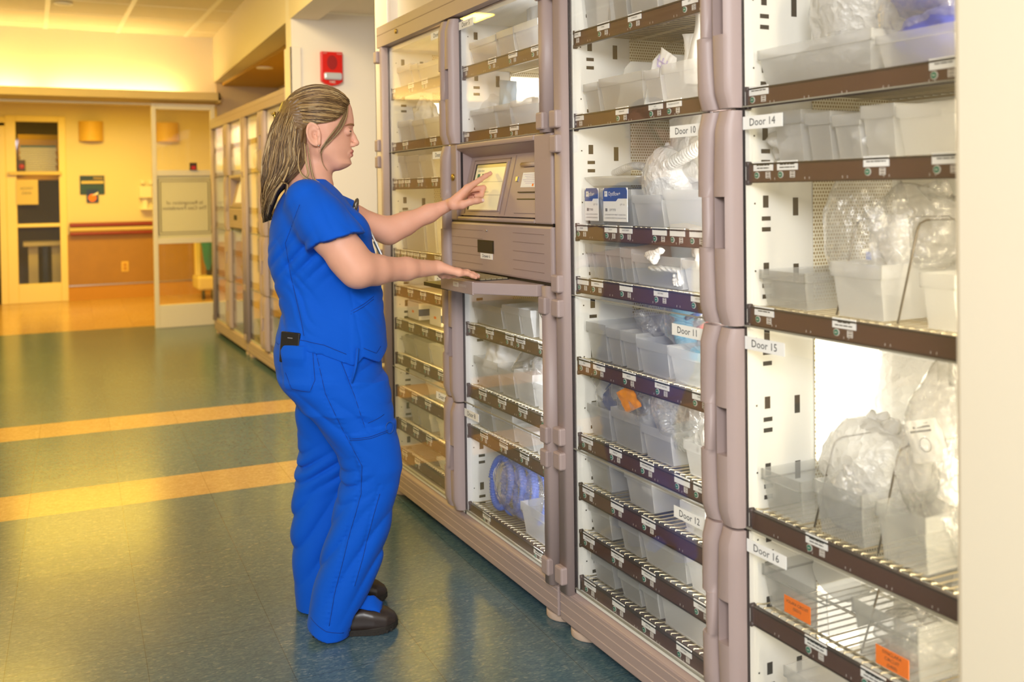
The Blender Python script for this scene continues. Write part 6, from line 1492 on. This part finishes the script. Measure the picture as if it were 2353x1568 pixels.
# ---- clogs
def clog(xh, xt, yc, name, lift=0.0):
    z = lambda v: v+lift
    n = 26; Lc = xt-xh
    def f(P):
        u = (P[0]-xh)/Lc
        w = np.interp(u, [0, 0.1, 0.3, 0.5, 0.7, 0.86, 0.96, 1.0], [0.024, 0.034, 0.034, 0.038, 0.046, 0.045, 0.030, 0.012])
        top = np.interp(u, [0, 0.06, 0.25, 0.45, 0.6, 0.75, 0.88, 0.97, 1.0], [0.060, 0.075, 0.075, 0.078, 0.082, 0.072, 0.060, 0.044, 0.028])
        zc = top*0.5; q = ((np.abs(P[1]-yc)/w)**2.6+(np.abs(P[2]-zc-lift)/(top*0.5))**2.6)**(1/2.6)
        d = (q-1)*0.03; d = np.maximum(d, np.maximum(xh-P[0], P[0]-xt))
        op = ell(P, (xh+0.30*Lc, yc, lift+0.095), (0.075, 0.030, 0.055)); d = smax(d, -op, 0.012)
        return smax(d, lift+0.014-P[2], 0.006)
    V, Q = nets(f, (xh-0.01, yc-0.06, lift-0.002), (xt+0.01, yc+0.06, lift+0.10), 0.0028)
    o = np_obj(name, [(relax(V, Q, 2, 0.5), Q)], 'clog', person)
    sole = MB(); ring = []
    for k in range(33):
        u = k/32; w = np.interp(u, [0, 0.1, 0.3, 0.5, 0.7, 0.86, 0.96, 1.0], [0.020, 0.034, 0.036, 0.040, 0.048, 0.046, 0.032, 0.010]); ring.append((u, w))
    out = [Vector((xh+Lc*u, yc-w, 0.001)) for u, w in ring]+[Vector((xh+Lc*u, yc+w, 0.001)) for u, w in ring[::-1]]
    toe = lambda p: Vector((p.x, p.y, p.z+0.012*max(0, (p.x-xh)/Lc-0.75)/0.25))
    sole.loft([[toe(p) for p in out], [toe(p+Vector((0, 0, 0.018))) for p in out]], True, False)
    for k in range(12): 
        u = 0.35+0.05*k; w = float(np.interp(u, [0, 0.5, 0.7, 0.86, 0.96, 1.0], [0.03, 0.040, 0.048, 0.046, 0.034, 0.010]))
        sole.box((xh+Lc*u, yc-w-0.0015, 0.001+0.010*max(0, u-0.75)/0.25), (xh+Lc*u+0.005, yc-w+0.002, 0.011+0.010*max(0, u-0.75)/0.25))
    sole.build('sole', 'clog_sole', o); return o
clog(pl(718, 1440, -0.098).x, pl(914, 1410, -0.098).x, -0.098, 'clog')
clog(pl(708, 1390, 0.118).x, pl(890, 1360, 0.118).x, 0.118, 'clog')
# ---- hair
KC = pl(733, 270); KR = (0.1085, 0.0835, 0.1005)
CLIP = pl(641, 268); 
def hairline_x(z):  # front limit of the hair seen from the side
    pts = [(430, 700), (405, 716), (380, 716), (345, 708), (318, 703), (296, 706), (289, 722), (286, 745), (281, 768), (262, 789), (240, 801), (225, 806), (190, 806)]
    return np.interp(z, [pl(760, a).z for a, b in pts], [pl(b, a).x for a, b in pts])
FALL = rows([(238, 650, 700, 0, 0.050), (265, 638, 712, 0, 0.070), (292, 626, 706, 0, 0.082), (338, 615, 703, 0, 0.090), (370, 609, 708, 0, 0.094), (395, 607, 694, 0, 0.098), (418, 607, 668, 0, 0.100), (446, 608, 640, 0, 0.096), (470, 610, 630, 0, 0.085), (486, 611, 623, 0, 0.060), (497, 615, 619, 0, 0.02)])
def hair_f(P):
    o = ell(P, KC, KR)
    o = smin(o, loft(P, FALL, 2.2), 0.03)
    o = smax(o, (P[0]-hairline_x(P[2])-0.10*np.maximum(0, 0.06-np.abs(P[1]))*(P[2] > pl(760, 300).z))*0.8, 0.006)
    # shallow combed grooves
    an = np.arctan2(P[2]-CLIP.z, P[0]-CLIP.x)
    o = o+0.0012*np.sin(an*46+7*np.sin(P[1]*45))*(P[2] > pl(760, 290).z)*np.clip((P[0]-CLIP.x)/0.03, 0, 1)
    o = o+0.0018*np.sin(P[0]*260+P[1]*200+2.0*np.sin(P[2]*28))*(P[2] < pl(760, 300).z)
    return o
hlo = (pl(600, 330).x, -0.115, pl(760, 495).z); hhi = (pl(815, 330).x, 0.115, pl(760, 188).z)
V, Q = nets(hair_f, hlo, hhi, 0.0030)
hair = np_obj('hair', [(V, Q)], 'hair_b', person)
# strands
rng = random.Random(7); sm_ = MB()
def surf(dirv, k=1.0): # point on the cap ellipsoid along a direction from its centre
    d = Vector(dirv); q = math.sqrt((d.x/KR[0])**2+(d.y/KR[1])**2+(d.z/KR[2])**2); return KC+d*(k/q)
MIX = [0, 0, 1, 1, 1, 2, 2, 2, 3]
line = [(802, 234), (798, 246), (790, 261), (779, 273), (768, 281), (752, 285), (738, 287), (722, 289)]
def strand(pts, r, mi, taper=True):
    n = len(pts); sm_.use(mi); sm_.tube(pts, [r*(0.35+0.65*math.sin(math.pi*min(1, (i+0.6)/n*1.15)) if taper else 1) for i in range(n)], 5)
for side in (-1, 1):
    for q in range(620):
        u = rng.random()
        if u < 0.62:
            t = rng.random()**0.8*(len(line)-1); i = min(int(t), len(line)-2); a = Vector(pl(*line[i])).lerp(Vector(pl(*line[i+1])), t-i)
            k = ((a.x-KC.x)/KR[0])**2+((a.z-KC.z)/KR[2])**2
            a = Vector((a.x, side*KR[1]*math.sqrt(max(0.0, 1-k)), a.z))
        else:
            yy = side*rng.random()*0.055; zz = pl(760, 232-6*rng.random()).z; k = ((yy)/KR[1])**2+((zz-KC.z)/KR[2])**2
            a = Vector((KC.x+KR[0]*math.sqrt(max(0, 1-k)), yy, zz))
        d0 = (a-KC).normalized(); e = CLIP+Vector((0.0, side*rng.random()*0.018, rng.uniform(-0.012, 0.012))); d1 = (e-KC).normalized()
        ax = d0.cross(d1)
        lift = rng.uniform(1.0, 1.035); wob = rng.uniform(-0.10, 0.10); ph = rng.random()*6
        arc = rng.uniform(0.0, 0.35)
        pts = []
        for k in range(15):
            s = k/14; d = d0.slerp(d1, s) if d0.angle(d1) > 1e-3 else d0
            d = d+Vector((0, 0, 1))*arc*math.sin(math.pi*s)*0.45+Vector((0, side, 0))*0.10*math.sin(math.pi*s)
            pts.append(surf(d, lift+0.006*math.sin(ph+s*7)+0.07*s*s))
        mi = rng.choice(MIX)
        strand(pts, rng.uniform(0.0006, 0.0015), mi)
def fall_pt(s, a, rad):   # s down the fall 0..1, a angle around
    y = 250+(rad*0+s)*248; z = pl(760, y).z
    zs = sorted(FALL); xb = np.interp(z, [q[0] for q in zs], [q[1] for q in zs]); xf = np.interp(z, [q[0] for q in zs], [q[2] for q in zs]); yh = np.interp(z, [q[0] for q in zs], [q[4] for q in zs])
    return Vector(((xb+xf)/2+(xf-xb)/2*math.cos(a), yh*math.sin(a), z))
for q in range(1300):
    a = rng.uniform(R(-8), R(-190)) if rng.random() < 0.8 else rng.uniform(0, R(180))
    s0 = rng.uniform(-0.03, 0.28); s1 = min(1.03, s0+rng.uniform(0.45, 1.0)); s1 = s1 if math.cos(a) < 0.2 else min(s1, 0.70)
    amp = rng.uniform(0.003, 0.014); ph = rng.random()*6.3; fr = rng.uniform(5, 9); off = rng.uniform(0.99, 1.05); da = rng.uniform(-0.25, 0.25)
    pts = []
    for k in range(18):
        s = s0+(s1-s0)*k/17; p = fall_pt(s, a+da*k/17, 1); w = math.sin(ph+fr*s)*amp*(0.3+s)
        c = fall_pt(s, 0, 1)*0.5+fall_pt(s, math.pi, 1)*0.5; p = c+(p-c)*off
        pts.append(p+Vector((w*0.8, w*0.8, 0.3*w)))
    strand(pts, rng.uniform(0.0006, 0.0016), rng.choice(MIX))
# loose locks: over the collar and at the temple
for (P_, r, mi) in (
    ([(706, 330, -.085), (711, 365, -.09), (716, 395, -.095), (722, 412, -.10), (733, 420, -.105)], 0.0030, 1), ([(700, 330, -.09), (703, 370, -.10), (708, 398, -.105), (700, 412, -.115), (684, 420, -.125)], 0.0034, 2),
    ([(690, 340, -.09), (686, 375, -.10), (694, 400, -.115), (714, 413, -.12), (726, 416, -.12)], 0.0028, 2), ([(660, 350, -.08), (648, 390, -.095), (646, 416, -.11), (660, 424, -.125), (657, 447, -.13)], 0.0036, 2),
    ([(670, 350, -.085), (662, 390, -.10), (650, 418, -.115), (634, 440, -.12), (622, 470, -.11)], 0.0036, 3), ([(640, 330, -.07), (630, 380, -.08), (632, 425, -.09), (622, 460, -.09), (614, 494, -.08)], 0.0038, 3),
    ([(628, 320, -.06), (617, 370, -.07), (612, 420, -.08), (618, 455, -.08), (610, 488, -.07)], 0.0038, 1), ([(800, 238, -.030), (798, 262, -.052), (789, 288, -.066), (771, 312, -.074), (746, 335, -.076), (738, 350, -.074), (742, 375, -.068), (752, 392, -.06)], 0.0016, 3),
    ([(798, 240, -.036), (794, 265, -.056), (782, 292, -.068), (762, 318, -.076), (742, 338, -.079), (735, 352, -.078)], 0.0024, 2), ([(795, 243, -.040), (788, 268, -.060), (772, 296, -.071), (752, 322, -.078), (739, 342, -.080)], 0.0026, 3),
    ([(797, 246, -.040), (786, 276, -.062), (770, 300, -.072), (748, 328, -.078)], 0.0022, 1), ([(731, 312, -.084), (730, 335, -.086), (734, 356, -.083), (731, 372, -.076)], 0.0009, 2)):
    pp = [Vector(pl(*p)) for p in P_]; out = []
    for i in range(len(pp)-1):
        p0, p1, p2, p3 = pp[max(0, i-1)], pp[i], pp[i+1], pp[min(len(pp)-1, i+2)]
        for k in range(6):
            t = k/6; out.append(0.5*((2*p1)+(p2-p0)*t+(2*p0-5*p1+4*p2-p3)*t*t+(3*p1-p0-3*p2+p3)*t**3))
    out.append(pp[-1])
    for j in range(9 if r > 0.0012 else 1):
        o = Vector((rng.uniform(-.004, .004), rng.uniform(-.003, .003), rng.uniform(-.003, .003))) if j else Vector((0, 0, 0))
        strand([q+o*(0.4+i/len(out)) for i, q in enumerate(out)], r*0.42*(1-0.06*j), (mi+j) % 4)
sm_.build('strands', ['hair_a', 'hair_b', 'hair_c', 'hair_d'], hair)
cl = MB(); cl.tube([CLIP+Vector((-0.012, -0.012*math.cos(R(30*k)), 0.012*math.sin(R(30*k)))) for k in range(12)], 0.004, 8, closed=True).tube([CLIP+Vector((-0.018, -0.02, 0.006)), CLIP+Vector((-0.012, 0.0, 0.0)), CLIP+Vector((-0.010, -0.016, -0.012))], 0.0035, 8)
cl.build('hair_clip', 'brass', hair)
MB().sphere(pl(732.5, 335, -0.0875), 0.0028, 10, 8).build('earring', 'steel', person)
# badge and clip on the chest
t = MB().box((-0.002, -0.030, -0.045), (0.002, 0.030, 0.045)); t.use(1); t.box((0.002, -0.024, -0.038), (0.0026, 0.024, 0.02)); t.use(2); t.box((-0.006, -0.028, -0.05), (-0.003, 0.028, 0.02))
bd = t.build('id_badge', ['paper', 'pale_print', 'sign_blue'], person); bd.location = pl(868, 568, 0.03); bd.rotation_euler = (0, R(-24), 0)
MB().tube([pl(844, 520, 0.025), pl(853, 535, 0.03), pl(858, 545, 0.03)], 0.003, 8).build('badge_cord', 'white_print', person)
c_ = blob((0, 0, 0), (0.008, 0.012, 0.026), 61, 0.2, 3.0).build('chest_clip', 'wire_dark', person); c_.location = pl(817, 474, 0.03); c_.rotation_euler = (0, R(14), 0)
# phone in the back pocket (its own thing)
pb_ = pl(673, 786, -0.15)
yb_ = on_skin(trousers, pb_.x, pl(760, 781, -0.15).z, -0.29, 0.05, 300) or -0.15
ph_ = MB().box((-0.034, -0.0045, -0.062), (0.034, 0.0045, 0.031)).build('smartphone', 'black', None, 0.004)
off_ = HX*(-0.645*0.011)+DY*(-0.764*0.011)
ph_.location = to_world((pl(673, 786, yb_).x, yb_, pl(673, 786, yb_).z))+off_; ph_.rotation_euler = (R(-4), R(3), -TH-R(33))
tag(ph_, 'black smartphone sticking out of the back trouser pocket', 'phone')
MB().box((-0.008, -0.0050, 0.012), (0.010, -0.0044, 0.015)).build('logo', 'ink_grey', ph_)
